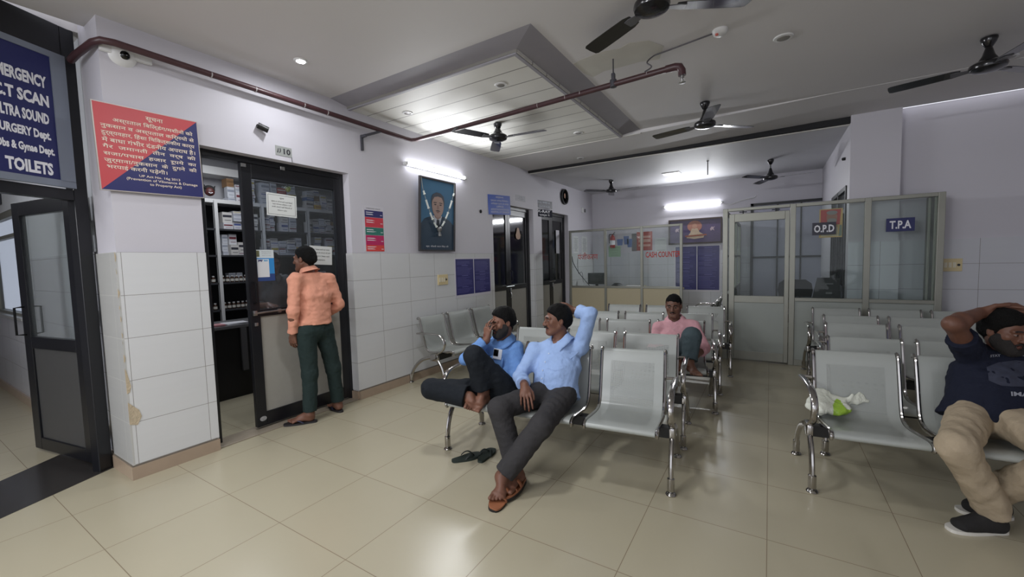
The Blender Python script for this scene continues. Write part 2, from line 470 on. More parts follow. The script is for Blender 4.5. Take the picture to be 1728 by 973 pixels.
def leaf_parts(parent, y0, y1, z0, z1, x0, x1, st, tr, mid0, mid1, br, pane_m, panel_m, str_=None):
    """a black aluminium leaf lying in a plane x = const"""
    b = nb(); s2 = str_ or st
    box(b, x0, x1, y0, y0+st, z0, z1, bev=0.004); box(b, x0, x1, y1-s2, y1, z0, z1, bev=0.004)
    box(b, x0, x1, y0+st, y1-s2, z1-tr, z1, bev=0.004); box(b, x0, x1, y0+st, y1-s2, mid0, mid1, bev=0.004)
    box(b, x0, x1, y0+st, y1-s2, z0, z0+br, bev=0.004)
    lf = obj('door_leaf', b, black_al, parent)
    xm = (x0+x1)/2
    g = nb(); box(g, xm-0.003, xm+0.003, y0+st-.005, y1-s2+.005, mid1-.005, z1-tr+.005); obj('glass_pane', g, pane_m, lf)
    g = nb(); box(g, xm-0.006, xm+0.006, y0+st-.005, y1-s2+.005, z0+br-.005, mid0+.005); obj('lower_panel', g, panel_m, lf)
    return lf

# pharmacy door
d = sroot('door_2', (-0.12, 1.2, 0))
b = nb()
box(b, -0.19, -0.095, 0.53, 0.595, 0.0, DH, bev=0.004); box(b, -0.19, -0.095, 1.865, 1.905, 0.0, DH, bev=0.004); box(b, -0.19, -0.095, 0.595, 1.865, 2.40, DH, bev=0.004)
obj('door_frame', b, black_al, d)
lf = leaf_parts(d, 0.882, 1.905, 0.03, 2.40, -0.145, -0.10, 0.088, 0.125, 1.035, 1.10, 0.125, smoked, grey_lam, 0.115)
b = nb(); tube(b, [(-0.085, 0.90, 1.07), (-0.085, 1.24, 1.075)], 0.009, 10); box(b, -0.10, -0.078, 0.90, 0.935, 1.05, 1.095, bev=0.003); box(b, -0.10, -0.078, 1.12, 1.15, 1.055, 1.09, bev=0.003); box(b, -0.1, -0.085, 0.91, 0.94, 0.955, 0.985, bev=0.002)
obj('sliding_bolt', b, steel, lf, True)
b = nb(); tube(b, [(-0.10, 0.925, 1.16), (-0.055, 0.925, 1.17), (-0.055, 0.925, 1.34), (-0.10, 0.925, 1.35)], 0.008, 8); obj('door_handle', b, mat('dark_metal', (0.16, 0.16, 0.17), 0.35, 0.8), lf, True)
b = nb(); 
for yy, zz in ((0.905, 2.375), (1.25, 2.405)): box(b, -0.10, -0.088, yy-.02, yy+.02, zz-.016, zz+.016, bev=0.002)
obj('top_hinge', b, steel, lf)
b = nb(); prism(b, ell(0, 0, 0.03, 0.022, 14), on_left(0.935, 0.10, -0.0995), 0.001); obj('sticker', b, mat('worn_white_sticker', (0.62, 0.62, 0.62), 0.7, noise=0.5, nscale=70), lf)

# office door and x-ray door: pairs of narrow leaves with black glass
def pair(name, y0, y1, zt, ym, x=-0.13):
    d = sroot(name, (x, (y0+y1)/2, 0))
    b = nb()
    box(b, x-.03, x+.04, y0, y0+.05, 0, zt, bev=.004); box(b, x-.03, x+.04, y1-.05, y1, 0, zt, bev=.004); box(b, x-.03, x+.04, y0+.05, y1-.05, zt-.055, zt, bev=.004)
    obj('door_frame', b, black_al, d)
    for a, c in ((y0+.05, ym), (ym, y1-.05)):
        lf = leaf_parts(d, a, c, 0.01, zt-.055, x-.012, x+.026, 0.075, 0.10, 0.97, 1.06, 0.10, tint_pane, grey_lam)
    b = nb(); tube(b, [(x+.03, ym-.10, 1.035), (x+.045, ym-.10, 1.035), (x+.045, ym+.14, 1.035), (x+.03, ym+.14, 1.035)], .007, 8); box(b, x+.026, x+.05, ym+.02, ym+.05, .93, 1.0, bev=.004)
    tube(b, [(x+.04, ym+.035, .93), (x+.055, ym+.035, .90), (x+.055, ym+.035, .85), (x+.04, ym+.035, .83)], .006, 8)
    obj('bolt_and_padlock', b, steel, d, True)
    b = nb(); tube(b, [(x+.026, ym+.05, 1.12), (x+.07, ym+.05, 1.13), (x+.07, ym+.05, 1.30), (x+.026, ym+.05, 1.31)], .008, 8); obj('door_handle', b, mat('dark_metal', (0, 0, 0)), d, True)
    return d
pair('door_3', 4.60, 5.955, 2.44, 5.21)
dx = pair('door_4', 6.30, 7.56, 2.46, 6.90)
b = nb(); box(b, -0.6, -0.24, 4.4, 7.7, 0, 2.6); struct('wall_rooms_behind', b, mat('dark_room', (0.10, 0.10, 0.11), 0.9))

# entrance door: transom frame, open leaf
d = sroot('door_1', (-0.40, -0.05, 0))
U = Vector((0.39, -0.92, 0)).normalized(); Nn = Vector((0.92, 0.39, 0)).normalized()
ME = Matrix((U, Nn, Vector((0, 0, 1)))).transposed().to_4x4(); ME.translation = Vector((-0.415, -0.03, 0))
b = nb()
box(b, 0.0, 0.085, -0.05, 0.02, 0.0, 3.18, M=ME, bev=.005)
box(b, 0.085, 2.2, -0.05, 0.02, 1.985, 2.06, M=ME, bev=.005)
box(b, 0.085, 2.2, -0.05, 0.02, 2.97, 3.18, M=ME, bev=.005)
obj('door_frame', b, black_al, d)
V = Vector((-0.984, -0.178, 0)).normalized(); Nv = Vector((0.178, -0.984, 0)).normalized()
ML = Matrix((V, Nv, Vector((0, 0, 1)))).transposed().to_4x4(); ML.translation = Vector((-0.47, -0.06, 0))
b = nb()
box(b, -0.03, 0.02, -.02, .02, 0.01, 2.05, M=ML, bev=.004)          # hinge post
L0, L1 = 0.055, 0.955
box(b, L0, L0+.12, -.02, .02, 0.02, 2.05, M=ML, bev=.004); box(b, L1-.11, L1, -.02, .02, 0.02, 2.05, M=ML, bev=.004)
box(b, L0+.12, L1-.11, -.02, .02, 1.94, 2.05, M=ML, bev=.004); box(b, L0+.12, L1-.11, -.02, .02, 0.87, 0.965, M=ML, bev=.004); box(b, L0+.12, L1-.11, -.02, .02, 0.02, 0.12, M=ML, bev=.004)
lf = obj('door_leaf', b, black_al, d)
g = nb(); box(g, L0+.115, L1-.105, -.003, .003, .96, 1.945, M=ML); obj('glass_pane', g, clear, lf)
g = nb(); box(g, L0+.115, L1-.105, -.006, .006, .115, .875, M=ML); obj('lower_panel', g, dark_lam, lf)
b = nb()
for zz in (0.28, 1.15, 1.83): box(b, 0.015, 0.062, .018, .026, zz-.055, zz+.055, M=ML, bev=.002)
obj('hinge', b, mat('hinge_metal', (0.38, 0.38, 0.38), 0.45, 0.6), lf)
b = nb()
for sgn in (1, -1):
    tube(b, [ML @ Vector((L1-.05, sgn*.02, .98)), ML @ Vector((L1-.05, sgn*.075, .985)), ML @ Vector((L1-.05, sgn*.075, 1.205)), ML @ Vector((L1-.05, sgn*.02, 1.21))], .008, 8)
obj('door_handle', b, mat('dark_metal', (0, 0, 0)), lf, True)

# ------------------------------------------------------------------ aluminium and glass counters at the far end
def partition(name, label, loc, xs, y, zt, sill, panel_m, pane_m, base=0.08, rz=0.0, rail=0.045, skip=(), post_w=0.05):
    """glazed partition in the plane y = const; xs = post positions"""
    t = thing(name, label, 'partition', loc)
    d2 = 0.028
    for x in xs:
        b = nb(); box(b, x-post_w/2, x+post_w/2, y-d2, y+d2, 0.0, zt, bev=.004); obj('post', b, alu, t)
    for i, (a, c) in enumerate(zip(xs, xs[1:])):
        if i in skip: continue
        a += post_w/2; c -= post_w/2
        for z0, z1 in ((zt-rail, zt), (sill, sill+rail), (0, base)):
            b = nb(); box(b, a, c, y-d2+.003, y+d2-.003, z0, z1, bev=.004); obj('rail', b, alu, t)
    for i, (a, c) in enumerate(zip(xs, xs[1:])):
        if i in skip: continue
        g = nb(); box(g, a+post_w/2-.005, c-post_w/2+.005, y-.003, y+.003, sill+rail-.01, zt-rail+.01); obj('glass_pane', g, pane_m, t)
        g = nb(); box(g, a+post_w/2-.005, c-post_w/2+.005, y-.008, y+.008, base-.01, sill+.01); obj('lower_panel', g, panel_m, t)
    return t
reg = partition('glass_partition', 'three-bay glazed counter partition with red lettering and cream lower panels', (1.2, 7.55, 0), [0.05, 0.855, 1.615, 2.365], 7.55, 2.115, 0.855, cream_lam, clear)
red_letter = mat('red_lettering', (0.80, 0.20, 0.13), 0.5)
b = nb(); text_bm(b, 'पंजीकरण', on_back(0.455, 1.545, 7.546), 0.46, 0.15); obj('lettering', b, red_letter, reg)
b = nb(); text_bm(b, 'CASH COUNTER', on_back(2.02, 1.535, 7.546), 0.66, 0.115, bold=0.02); obj('lettering', b, red_letter, reg)

opd = partition('glass_cabin', 'silver framed glazed cabin with sliding door and O.P.D and T.P.A signs', (4.35, 5.585, 0), [3.285, 4.07, 4.82, 5.455], 5.585, 2.125, 0.855, green_lam, dusty, skip=(0,), post_w=0.062)
b = nb(); box(b, 3.316, 4.039, 5.560, 5.61, 2.085, 2.125, bev=.004); obj('rail', b, alu, opd)
b = nb(); box(b, 5.405, 5.43, 5.60, 5.90, 0, 2.10, bev=.003); obj('return_panel', b, alu, opd)
b = nb(); box(b, 5.36, 5.385, 5.63, 5.67, 0.9, 2.08, bev=.003); obj('post', b, alu, opd)
b = nb(); y0, y1 = 5.57, 5.60
box(b, 3.33, 3.40, y0, y1, 0.02, 2.045, bev=.004); box(b, 3.985, 4.035, y0, y1, 0.02, 2.045, bev=.004)
box(b, 3.40, 3.985, y0, y1, 1.935, 2.045, bev=.004); box(b, 3.40, 3.985, y0, y1, 0.82, 0.915, bev=.004); box(b, 3.40, 3.985, y0, y1, 0.02, 0.14, bev=.004)
lf = obj('door_leaf', b, alu, opd)
g = nb(); box(g, 3.395, 3.99, 5.582, 5.588, 0.91, 1.94); obj('glass_pane', g, dusty, lf)
g = nb(); box(g, 3.395, 3.99, 5.578, 5.592, 0.13, 0.825); obj('lower_panel', g, green_lam, lf)
for xx in (3.50, 3.88):
    b = nb(); box(b, xx-.045, xx+.045, 5.568, 5.602, 2.062, 2.074); tube(b, [(xx, 5.585, 2.045), (xx, 5.585, 2.09)], .008, 8); obj('roller', b, mat('dark_metal', (0, 0, 0)), lf)
navy_sign = mat('navy_sign', (0.12, 0.14, 0.36), 0.45); sign_white = mat('sign_white', (0.90, 0.90, 0.92), 0.5)
b = nb(); box(b, 4.985, 5.235, 5.553, 5.5565, 1.705, 1.86); s_ = obj('name_plate', b, navy_sign, opd); 
b = nb(); text_bm(b, 'T.P.A', on_back(5.11, 1.783, 5.5528), 0.19, 0.095, bold=0.03); obj('lettering', b, sign_white, s_)
b = nb(); box(b, 4.275, 4.515, 5.553, 5.5565, 1.705, 1.86); s_ = obj('name_plate', b, mat('grey_sign', (0.17, 0.17, 0.23), 0.45), opd)
b = nb(); text_bm(b, 'O.P.D', on_back(4.395, 1.783, 5.5528), 0.205, 0.095, bold=0.03); obj('lettering', b, sign_white, s_)

# side partition of the cabin (runs back from the sliding door)
t = thing('glass_partition', 'silver framed side wall of the cabin running back from the sliding door', 'partition', (3.27, 7.3, 0))
for yy in (6.75, 7.9, 8.98):
    b = nb(); box(b, 3.245, 3.295, yy-.025, yy+.025, 0, 2.12, bev=.004); obj('post', b, alu, t)
for a, c in ((5.62, 6.72), (6.78, 7.87), (7.93, 8.95)):
    for z0, z1 in ((2.075, 2.12), (0.855, 0.90), (1.45, 1.48), (0, .08)):
        b = nb(); box(b, 3.248, 3.292, a, c, z0, z1, bev=.003); obj('rail', b, alu, t)
for a, c in ((5.62, 6.72), (6.78, 7.87), (7.93, 8.95)):
    g = nb(); box(g, 3.267, 3.273, a, c, .9, 2.08); obj('glass_pane', g, dusty, t)
    g = nb(); box(g, 3.262, 3.278, a, c, .08, .86); obj('lower_panel', g, green_lam, t)

# black framed window in the back wall, black door in the far right wall
w = sroot('window_2', (4.1, 9.03, 0))
b = nb()
for x0, x1 in ((3.47, 3.52), (4.68, 4.74)): box(b, x0, x1, 8.98, 9.04, 0.55, 2.53)
box(b, 3.47, 4.74, 8.98, 9.04, 2.48, 2.53); box(b, 3.47, 4.74, 8.98, 9.04, 0.55, 0.61); box(b, 3.47, 4.74, 8.98, 9.04, 1.40, 1.44)
for x0 in (3.93, 4.32): box(b, x0, x0+.025, 8.985, 9.035, 0.6, 2.5)
obj('window_frame', b, black_al, w)
g = nb(); box(g, 3.5, 4.7, 9.02, 9.026, .6, 2.5); obj('pane', g, mat('frosted_pane', (0.70, 0.70, 0.77), 0.2), w)
d = sroot('door_5', (4.67, 6.7, 0))
b = nb()
for y0, y1 in ((5.95, 6.01), (7.36, 7.42), (6.66, 6.72)): box(b, 4.645, 4.72, y0, y1, 0, 2.345)
box(b, 4.645, 4.72, 6.01, 7.36, 2.29, 2.345); box(b, 4.65, 4.71, 6.01, 7.36, 2.0, 2.05); box(b, 4.65, 4.71, 6.01, 7.36, 0.95, 1.03); 
for y0 in (6.18, 6.5, 6.9, 7.2): box(b, 4.65, 4.70, y0, y0+.035, 1.03, 2.0)
obj('door_frame', b, black_al, d)
g = nb(); box(g, 4.676, 4.682, 6.0, 7.37, 0.0, 2.3); obj('pane', g, mat('dim_glass', (0.30, 0.31, 0.33), 0.15), d)

# ------------------------------------------------------------------ pharmacy room shell
ph = mat('pharmacy_paint', (0.74, 0.74, 0.76), 0.6)
b = nb(); box(b, -2.75, -2.6, 0.05, 4.3, 0, 3.0); struct('wall_pharmacy_back', b, ph)
b = nb(); box(b, -2.75, -0.23, 0.15, 0.25, 0, 3.0); struct('wall_pharmacy_side', b, ph)
b = nb(); box(b, -2.75, -0.23, 3.95, 4.1, 0, 3.0); struct('wall_pharmacy_end', b, ph)
b = nb(); box(b, -2.75, -0.23, 0.2, 4.1, 2.95, 3.05); box(b, -2.6, -2.3, 0.2, 4.1, 2.70, 2.80); struct('ceiling_pharmacy', b, mat('pharmacy_ceiling', (0.82, 0.82, 0.82), 0.6))
b = nb(); box(b, -8, -0.387, -5, 0.02, 3.18, 3.3); struct('ceiling_corridor', b, ceil_m)
# ------------------------------------------------------------------ steel waiting benches
chrome = mat('chrome', (0.70, 0.69, 0.68), 0.13, 1.0, noise=0.06, nscale=20)
black_steel = mat('black_steel', (0.05, 0.05, 0.055), 0.45)

def perf_mat():
    m = mat('perforated_steel', (0.64, 0.655, 0.64), 0.30, 0.0, noise=0.03, nscale=12)
    nt = m.node_tree; N = nt.nodes; Lk = nt.links
    b = N['Principled BSDF']; out = N['Material Output']
    uv = N.new('ShaderNodeUVMap'); s = N.new('ShaderNodeSeparateXYZ'); Lk.new(uv.outputs[0], s.inputs[0])
    def M(op, a, bb=None):
        n = N.new('ShaderNodeMath'); n.operation = op
        for i, v in enumerate((a, bb)):
            if v is None: continue
            if isinstance(v, (int, float)): n.inputs[i].default_value = v
            else: Lk.new(v, n.inputs[i])
        return n.outputs[0]
    p = 0.0064
    def cell(o):
        t = M('FRACT', M('DIVIDE', o, p)); return M('POWER', M('SUBTRACT', t, 0.5), 2.0)
    hole = M('LESS_THAN', M('ADD', cell(s.outputs[0]), cell(s.outputs[1])), 0.27**2)
    ins = M('MULTIPLY', M('LESS_THAN', M('ABSOLUTE', M('SUBTRACT', s.outputs[0], 0.5)), 0.155), M('LESS_THAN', M('ABSOLUTE', M('SUBTRACT', s.outputs[1], 0.46)), 0.33))
    hm = M('MULTIPLY', hole, ins)
    tr = N.new('ShaderNodeBsdfTransparent'); mx = N.new('ShaderNodeMixShader')
    Lk.new(hm, mx.inputs[0]); Lk.new(b.outputs[0], mx.inputs[1]); Lk.new(tr.outputs[0], mx.inputs[2]); Lk.new(mx.outputs[0], out.inputs['Surface'])
    return m
perf = perf_mat()

PROF = [(-.080, .385), (-.098, .395), (-.100, .410), (-.088, .420), (-.05, .424), (.03, .414), (.12, .402), (.20, .394), (.26, .393), (.30, .402), (.33, .425), (.350, .465), (.368, .53), (.388, .62), (.408, .70), (.424, .765), (.434, .790), (.447, .803), (.462, .800), (.468, .786)]
def smooth_path(P, n=3):
    out = []
    P = [Vector((0, *p)) if len(p) == 2 else Vector(p) for p in P]
    for i in range(len(P)-1):
        p0 = P[max(i-1, 0)]; p1 = P[i]; p2 = P[i+1]; p3 = P[min(i+2, len(P)-1)]
        for k in range(n):
            t = k/n
            out.append(0.5*((2*p1)+(p2-p0)*t+(2*p0-5*p1+4*p2-p3)*t*t+(3*p1-p0-3*p2+p3)*t**3))
    out.append(P[-1]); return out
PITCH, SW = 0.535, 0.225
def seat_bm(cx):
    b = nb(); uvl = b.loops.layers.uv.new('UVMap'); pts = smooth_path(PROF, 2)
    arc = [0.0]
    for a, c in zip(pts, pts[1:]): arc.append(arc[-1]+(c-a).length)
    hw = SW-.012; n = len(pts); front = []; back = []
    for i, (p, q) in enumerate(zip(pts, arc)):
        t_ = (pts[min(i+1, n-1)]-pts[max(i-1, 0)]).normalized(); nn = Vector((0, -t_.z, t_.y))       # towards the sitter
        front.append([b.verts.new((x, p.y+nn.y*.0018, p.z+nn.z*.0018)) for x in (cx-hw, cx+hw)]); back.append([b.verts.new((x, p.y-nn.y*.0018, p.z-nn.z*.0018)) for x in (cx-hw, cx+hw)])
    def face(v4, uv4):
        f = b.faces.new(v4)
        for lp, w in zip(f.loops, uv4): lp[uvl].uv = w
    for i in range(n-1):
        s0, s1 = arc[i], arc[i+1]; l, r = .5-hw, .5+hw
        face((front[i][0], front[i][1], front[i+1][1], front[i+1][0]), ((l, s0), (r, s0), (r, s1), (l, s1)))
        face((back[i][1], back[i][0], back[i+1][0], back[i+1][1]), ((r, s0), (l, s0), (l, s1), (r, s1)))
        for k in (0, 1): face((front[i][k], front[i+1][k], back[i+1][k], back[i][k]) if k else (back[i][k], back[i+1][k], front[i+1][k], front[i][k]), ((0, 0),)*4)
    for i in (0, n-1): face((front[i][0], back[i][0], back[i][1], front[i][1]), ((0, 0),)*4)
    bmesh.ops.recalc_face_normals(b, faces=b.faces)
    return b
def rail_bm(x):
    b = nb(); tube(b, [(x, p.y, p.z) for p in smooth_path(PROF, 2)], .012, 8, flat=(.011, .0145), up=(1, 0, 0)); return b

def make_bench(label, n=3):
    t = thing('waiting_bench', label, 'bench', (0, 0, 0), 0, 'perforated steel waiting benches')
    for k in range(n):
        cx = (k-(n-1)/2)*PITCH
        st = obj('seat', seat_bm(cx), perf, t, True, local=True)
        for sgn in (-1, 1): obj('side_rail', rail_bm(cx+sgn*SW), chrome, st, True, local=True)
    half = (n-1)/2*PITCH+SW
    b = nb(); box(b, -half-.08, half+.08, .10, .165, .315, .383, bev=.003)
    for k in range(n):
        cx = (k-(n-1)/2)*PITCH
        box(b, cx-.17, cx-.13, .04, .24, .378, .386); box(b, cx+.13, cx+.17, .04, .24, .378, .386)
    obj('beam', b, black_steel, t, local=True)
    for sgn in (-1, 1):
        x = sgn*(half+.07)
        b = nb()
        tube(b, smooth_path([(x, .17, .355), (x, .10, .325), (x, .045, .255), (x, .012, .16), (x, 0.0, .035)], 4), .02, 10, flat=(.016, .021), up=(1, 0, 0))
        tube(b, smooth_path([(x, .12, .350), (x, .24, .34), (x, .37, .29), (x, .48, .19), (x, .53, .10), (x, .545, .035)], 4), .02, 10, flat=(.016, .021), up=(1, 0, 0))
        box(b, x-.017, x+.017, .08, .20, .31, .39, bev=.008)
        lg = obj('leg', b, chrome, t, True, local=True)
        for yy in (0.0, .545):
            b = nb(); lathe(b, [(.03, 0), (.033, .006), (.027, .016), (.012, .022), (.019, .024), (.022, .03), (.022, .105), (.017, .11)], (x, yy, 0), 14); obj('foot', b, chrome, lg, True, local=True)
        b = nb()
        tube(b, smooth_path([(x, .41, .625), (x, .30, .632), (x, .16, .634), (x, .06, .625), (x, -.0, .59), (x, -.028, .53), (x, -.005, .465), (x, .05, .42), (x, .12, .385)], 4), .016, 10, flat=(.020, .011), up=(1, 0, 0))
        tube(b, [(x, .41, .625), (sgn*half, .395, .625)], .010, 8)
        obj('armrest', b, chrome, t, True, local=True)
    return t
def kids(o): return [c for c in bpy.data.objects if c.parent == o]
def copy_tree(o, parent=None):
    c = o.copy(); COL.objects.link(c)
    if parent is not None: c.parent = parent
    for ch in kids(o): copy_tree(ch, c)
    return c
def D(a): return math.radians(a)
BENCH = [
 (2.49, 1.53, 6.3, 'perforated steel bench nearest the camera in the left block, under the two men in blue'),
 (2.445, 2.235, 5.5, 'empty steel bench second from the front in the left block'),
 (2.585, 3.07, 10.0, 'steel bench with the man in pink, third from the front in the left block'),
 (2.56, 3.73, 6.5, 'steel bench directly behind the man in pink'),
 (2.60, 4.55, 4.5, 'rearmost steel bench of the left block, before the cash counter'),
 (4.885, 2.165, 6.0, 'nearest steel bench of the right block, with the plastic bag on it'),
 (5.01, 2.76, 3.5, 'steel bench second from the front in the right block'),
 (5.06, 3.55, 2.0, 'steel bench third from the front in the right block'),
 (5.10, 4.17, 2.0, 'steel bench fourth from the front in the right block'),
 (5.05, 4.86, 2.0, 'rearmost steel bench of the right block, before the glass cabin'),
]
bench0 = make_bench(BENCH[0][3])
for i, (x, y, a, lb) in enumerate(BENCH):
    t = bench0 if i == 0 else copy_tree(bench0)
    t.location = (x, y, 0); t.rotation_euler = (0, 0, D(a)); t['label'] = lb
t = copy_tree(bench0); t.location = (0.575, 3.48, 0); t.rotation_euler = (0, 0, D(90)); t['label'] = 'steel bench against the tiled left wall under the blue notice'
t = copy_tree(bench0); t.location = (2.70, 6.25, 0); t.rotation_euler = (0, 0, D(-90)); t['label'] = 'steel bench against the side of the glass cabin, only an armrest showing'
# ------------------------------------------------------------------ lamps
def tube_light(name, label, p, along, outw, L, power, emit, tilt=-.12):
    """LED batten: white body on the wall, glowing tube, its own light"""
    p = Vector(p); a = Vector(along).normalized(); o = Vector(outw).normalized(); up = Vector((0, 0, 1))
    M = Matrix((a, o, up)).transposed().to_4x4(); M.translation = p
    t = thing(name, label, 'light', p)
    b = nb(); box(b, -L/2, L/2, 0.0, 0.030, -.018, .018, M=M, bev=.004); obj('batten', b, mat('white_plastic', (0.86, 0.86, 0.86), 0.4), t)
    b = nb(); tube(b, [M @ Vector((-L/2+.03, .045, 0)), M @ Vector((L/2-.03, .045, 0))], .021, 12); obj('glowing_tube', b, mat('tube_glow', (0.97, 0.98, 1.0), 0.5, emit=emit), t)
    for s in (-1, 1):
        b = nb(); box(b, s*L/2-.02, s*L/2+.02, .01, .065, -.02, .02, M=M, bev=.004); obj('end_cap', b, mat('white_plastic', (0, 0, 0)), t)
    c = p+o*0.10
    l = area_lamp('tube_lamp', c, c+o+Vector((0, 0, tilt)), L, 0.06, power, (0.95, 0.97, 1.0))
    Mx = Matrix((a, (-(o+Vector((0, 0, tilt))).normalized()).cross(a), -(o+Vector((0, 0, tilt))).normalized())).transposed()
    l.rotation_euler = Mx.to_euler()
    return t
tube_light('tube_light', 'glowing white tube light on the left wall above the framed portrait', (0.0, 3.28, 2.70), (0, 1, 0), (1, 0, 0), 1.16, 24, 14)
tube_light('tube_light', 'glowing white tube light on the back wall above the dark painting', (2.34, 9.05, 2.615), (1, 0, 0), (0, -1, 0), 1.2, 30, 14, -.45)
b = nb(); tube(b, smooth_path([(2.95, 9.03, 2.60), (3.1, 9.03, 2.56), (3.3, 9.03, 2.62), (3.52, 9.03, 2.66), (3.56, 9.04, 2.70)], 4), .008, 6)
tag(obj('cable', b, mat('white_plastic', (0, 0, 0)), None, True), 'thin white cable running along the back wall beside the tube light', 'cable')

def downlight(x, y, z, label, lit=0.0, r=0.055):
    t = thing('downlight', label, 'light', (x, y, z), 0, 'round ceiling downlights')
    b = nb(); lathe(b, [(r*.62, -.001), (r*.70, -.010), (r, -.008), (r*1.08, -.002), (r*1.06, 0.002)], (x, y, z), 24); obj('trim_ring', b, mat('white_plastic', (0, 0, 0)), t, True)
    b = nb(); lathe(b, [(r*.66, -.006), (r*.6, -.012), (r*.3, -.014)], (x, y, z), 20)
    obj('lens', b, mat('lamp_lens_lit', (0.97, 0.98, 1), 0.4, emit=60) if lit else mat('lamp_lens', (0.55, 0.54, 0.52), 0.25), t, True)
    if lit: area_lamp('downlight_lamp', (x, y, z-.03), (x, y+.001, 0), .09, .09, lit, (0.95, 0.97, 1.0))
    return t
downlight(0.50, 1.12, 3.18, 'lit round ceiling downlight glaring near the pharmacy door', 6, .05)
downlight(0.43, 2.38, 3.128, 'unlit round downlight in the planked ceiling, nearest the left wall in front')
downlight(1.66, 2.37, 3.128, 'unlit round downlight in the planked ceiling near its front right corner')
downlight(1.67, 4.19, 3.128, 'unlit round downlight in the planked ceiling right of the ceiling fan')
downlight(0.45, 4.13, 3.128, 'unlit round downlight in the planked ceiling at the far left, below the fan')
downlight(3.89, 3.04, 3.18, 'unlit round downlight alone on the plain ceiling at the upper right', 0, .065)
downlight(1.16, 5.50, 3.135, 'unlit round downlight on the ceiling beam before the dark painted step')
downlight(5.62, 4.62, 3.18, 'small dark round downlight on the ceiling below the right hand fan', 0, .05)
t = thing('panel_light', 'unlit square panel light on the far ceiling', 'light', (2.18, 7.6, 3.095))
b = nb(); box(b, 2.02, 2.34, 7.46, 7.74, 3.083, 3.096, bev=.003); obj('panel_frame', b, mat('white_plastic', (0, 0, 0)), t)
b = nb(); box(b, 2.05, 2.31, 7.49, 7.71, 3.080, 3.086); obj('diffuser', b, mat('diffuser', (0.80, 0.80, 0.80), 0.4), t)

# ------------------------------------------------------------------ ceiling fans
fan_dark = mat('fan_dark_brown', (0.115, 0.11, 0.12), 0.22, 0.2, coat=0.4)
fan_grey = mat('fan_grey', (0.34, 0.34, 0.35), 0.35)
def make_fan(label):
    t = thing('ceiling_fan', label, 'fan', (0, 0, 0), 0, 'three bladed ceiling fans')
    return t
def fan(x, y, zc, zh, ph, label, bell=False, drop=True):
    t = thing('ceiling_fan', label, 'fan', (x, y, zh), 0, 'three bladed ceiling fans')
    b = nb()
    if zc-zh > 0.12:
        lathe(b, [(.012, 0), (.050, -.01), (.052, -.02), (.042, -.05), (.022, -.085), (.014, -.09)], (x, y, zc), 18)
        obj('canopy', b, fan_dark, t, True)
        b = nb(); cyl(b, (x, y, zh+.03), (x, y, zc-.03), .011, seg=10); obj('down_rod', b, fan_grey, t, True)
        b = nb(); lathe(b, [(.016, .16), (.020, .15), (.038, .085), (.058, .050), (.058, .038), (.02, .034)], (x, y, zh), 20); obj('lower_canopy', b, fan_dark, t, True)
    else:
        lathe(b, [(.045, .098), (.050, .09), (.055, .06), (.09, .03), (.11, .02)], (x, y, zh), 20); obj('canopy', b, fan_dark, t, True)
    b = nb(); lathe(b, [(.03, .042), (.085, .036), (.108, .020), (.112, .0), (.105, -.020), (.075, -.034), (.035, -.042), (.0, -.044)], (x, y, zh), 28); obj('motor', b, fan_dark, t, True)
    for k in range(3):
        a = D(ph+120*k)
        R = Matrix.Translation((x, y, zh)) @ Matrix.Rotation(a, 4, 'Z')
        b = nb()
        # blade: tapered, pitched plate with rounded tip
        pitch = D(9); out = []
        ol = [(.15, -.045), (.20, -.058), (.35, -.062), (.50, -.064), (.58, -.062), (.60, -.05), (.604, 0), (.60, .05), (.58, .062), (.50, .064), (.35, .062), (.20, .058), (.15, .045)]
        Mb = R @ Matrix.Rotation(pitch, 4, 'X')
        prism(b, ol, Mb @ Matrix.Translation((0, 0, -.004)), .004)
        bl = obj('blade', b, fan_dark, t)
        b = nb(); prism(b, [(.09, -.02), (.17, -.035), (.21, -.03), (.21, .03), (.17, .035), (.09, .02)], Mb @ Matrix.Translation((0, 0, -.010)), .006); obj('blade_iron', b, fan_grey, bl)
    return t
fan(1.04, 3.24, 3.128, 2.955, 8, 'dark ceiling fan hanging below the planked ceiling panel')
fan(3.19, 4.15, 3.18, 2.93, 45, 'dark ceiling fan right of the planked ceiling panel, in the middle of the photo')
fan(1.02, 7.47, 3.095, 2.87, -12, 'small dark ceiling fan at the far left, before the cash counter')
fan(3.81, 7.48, 3.095, 2.785, -8, 'small dark ceiling fan at the far right, above the glass cabin')
fan(5.30, 4.00, 3.18, 2.945, 163, 'dark ceiling fan at the upper right edge of the photo')
fan(3.17, 1.80, 3.18, 3.05, 150, 'dark ceiling fan close to the camera, cut by the top edge', True)

# ------------------------------------------------------------------ sprinkler pipe
pipe_m = mat('maroon_pipe_paint', (0.27, 0.17, 0.185), 0.4, noise=0.25, nscale=14)
clip_m = mat('worn_white_clip', (0.62, 0.60, 0.60), 0.6)
t = thing('sprinkler_pipe', 'maroon fire sprinkler pipe along the left wall turning out under the ceiling', 'pipe', (0.1, 1.4, 2.97))
main = [(-.335, -.06, 2.955), (-.22, -.058, 2.962), (.02, -.03, 2.985), (.075, .0, 2.995), (.10, .06, 2.995), (.10, 1.4, 2.985), (.10, 2.66, 2.975), (.115, 2.74, 2.973), (.17, 2.765, 2.972), (1.6, 2.67, 2.968), (3.12, 2.565, 2.965)]
b = nb(); tube(b, main, .023, 14); obj('pipe_run', b, pipe_m, t, True)
b = nb(); tube(b, [(3.10, 2.566, 2.965), (3.17, 2.562, 2.965), (3.205, 2.560, 2.955), (3.22, 2.559, 2.925), (3.222, 2.559, 2.885)], .029, 14); obj('elbow', b, pipe_m, t, True)
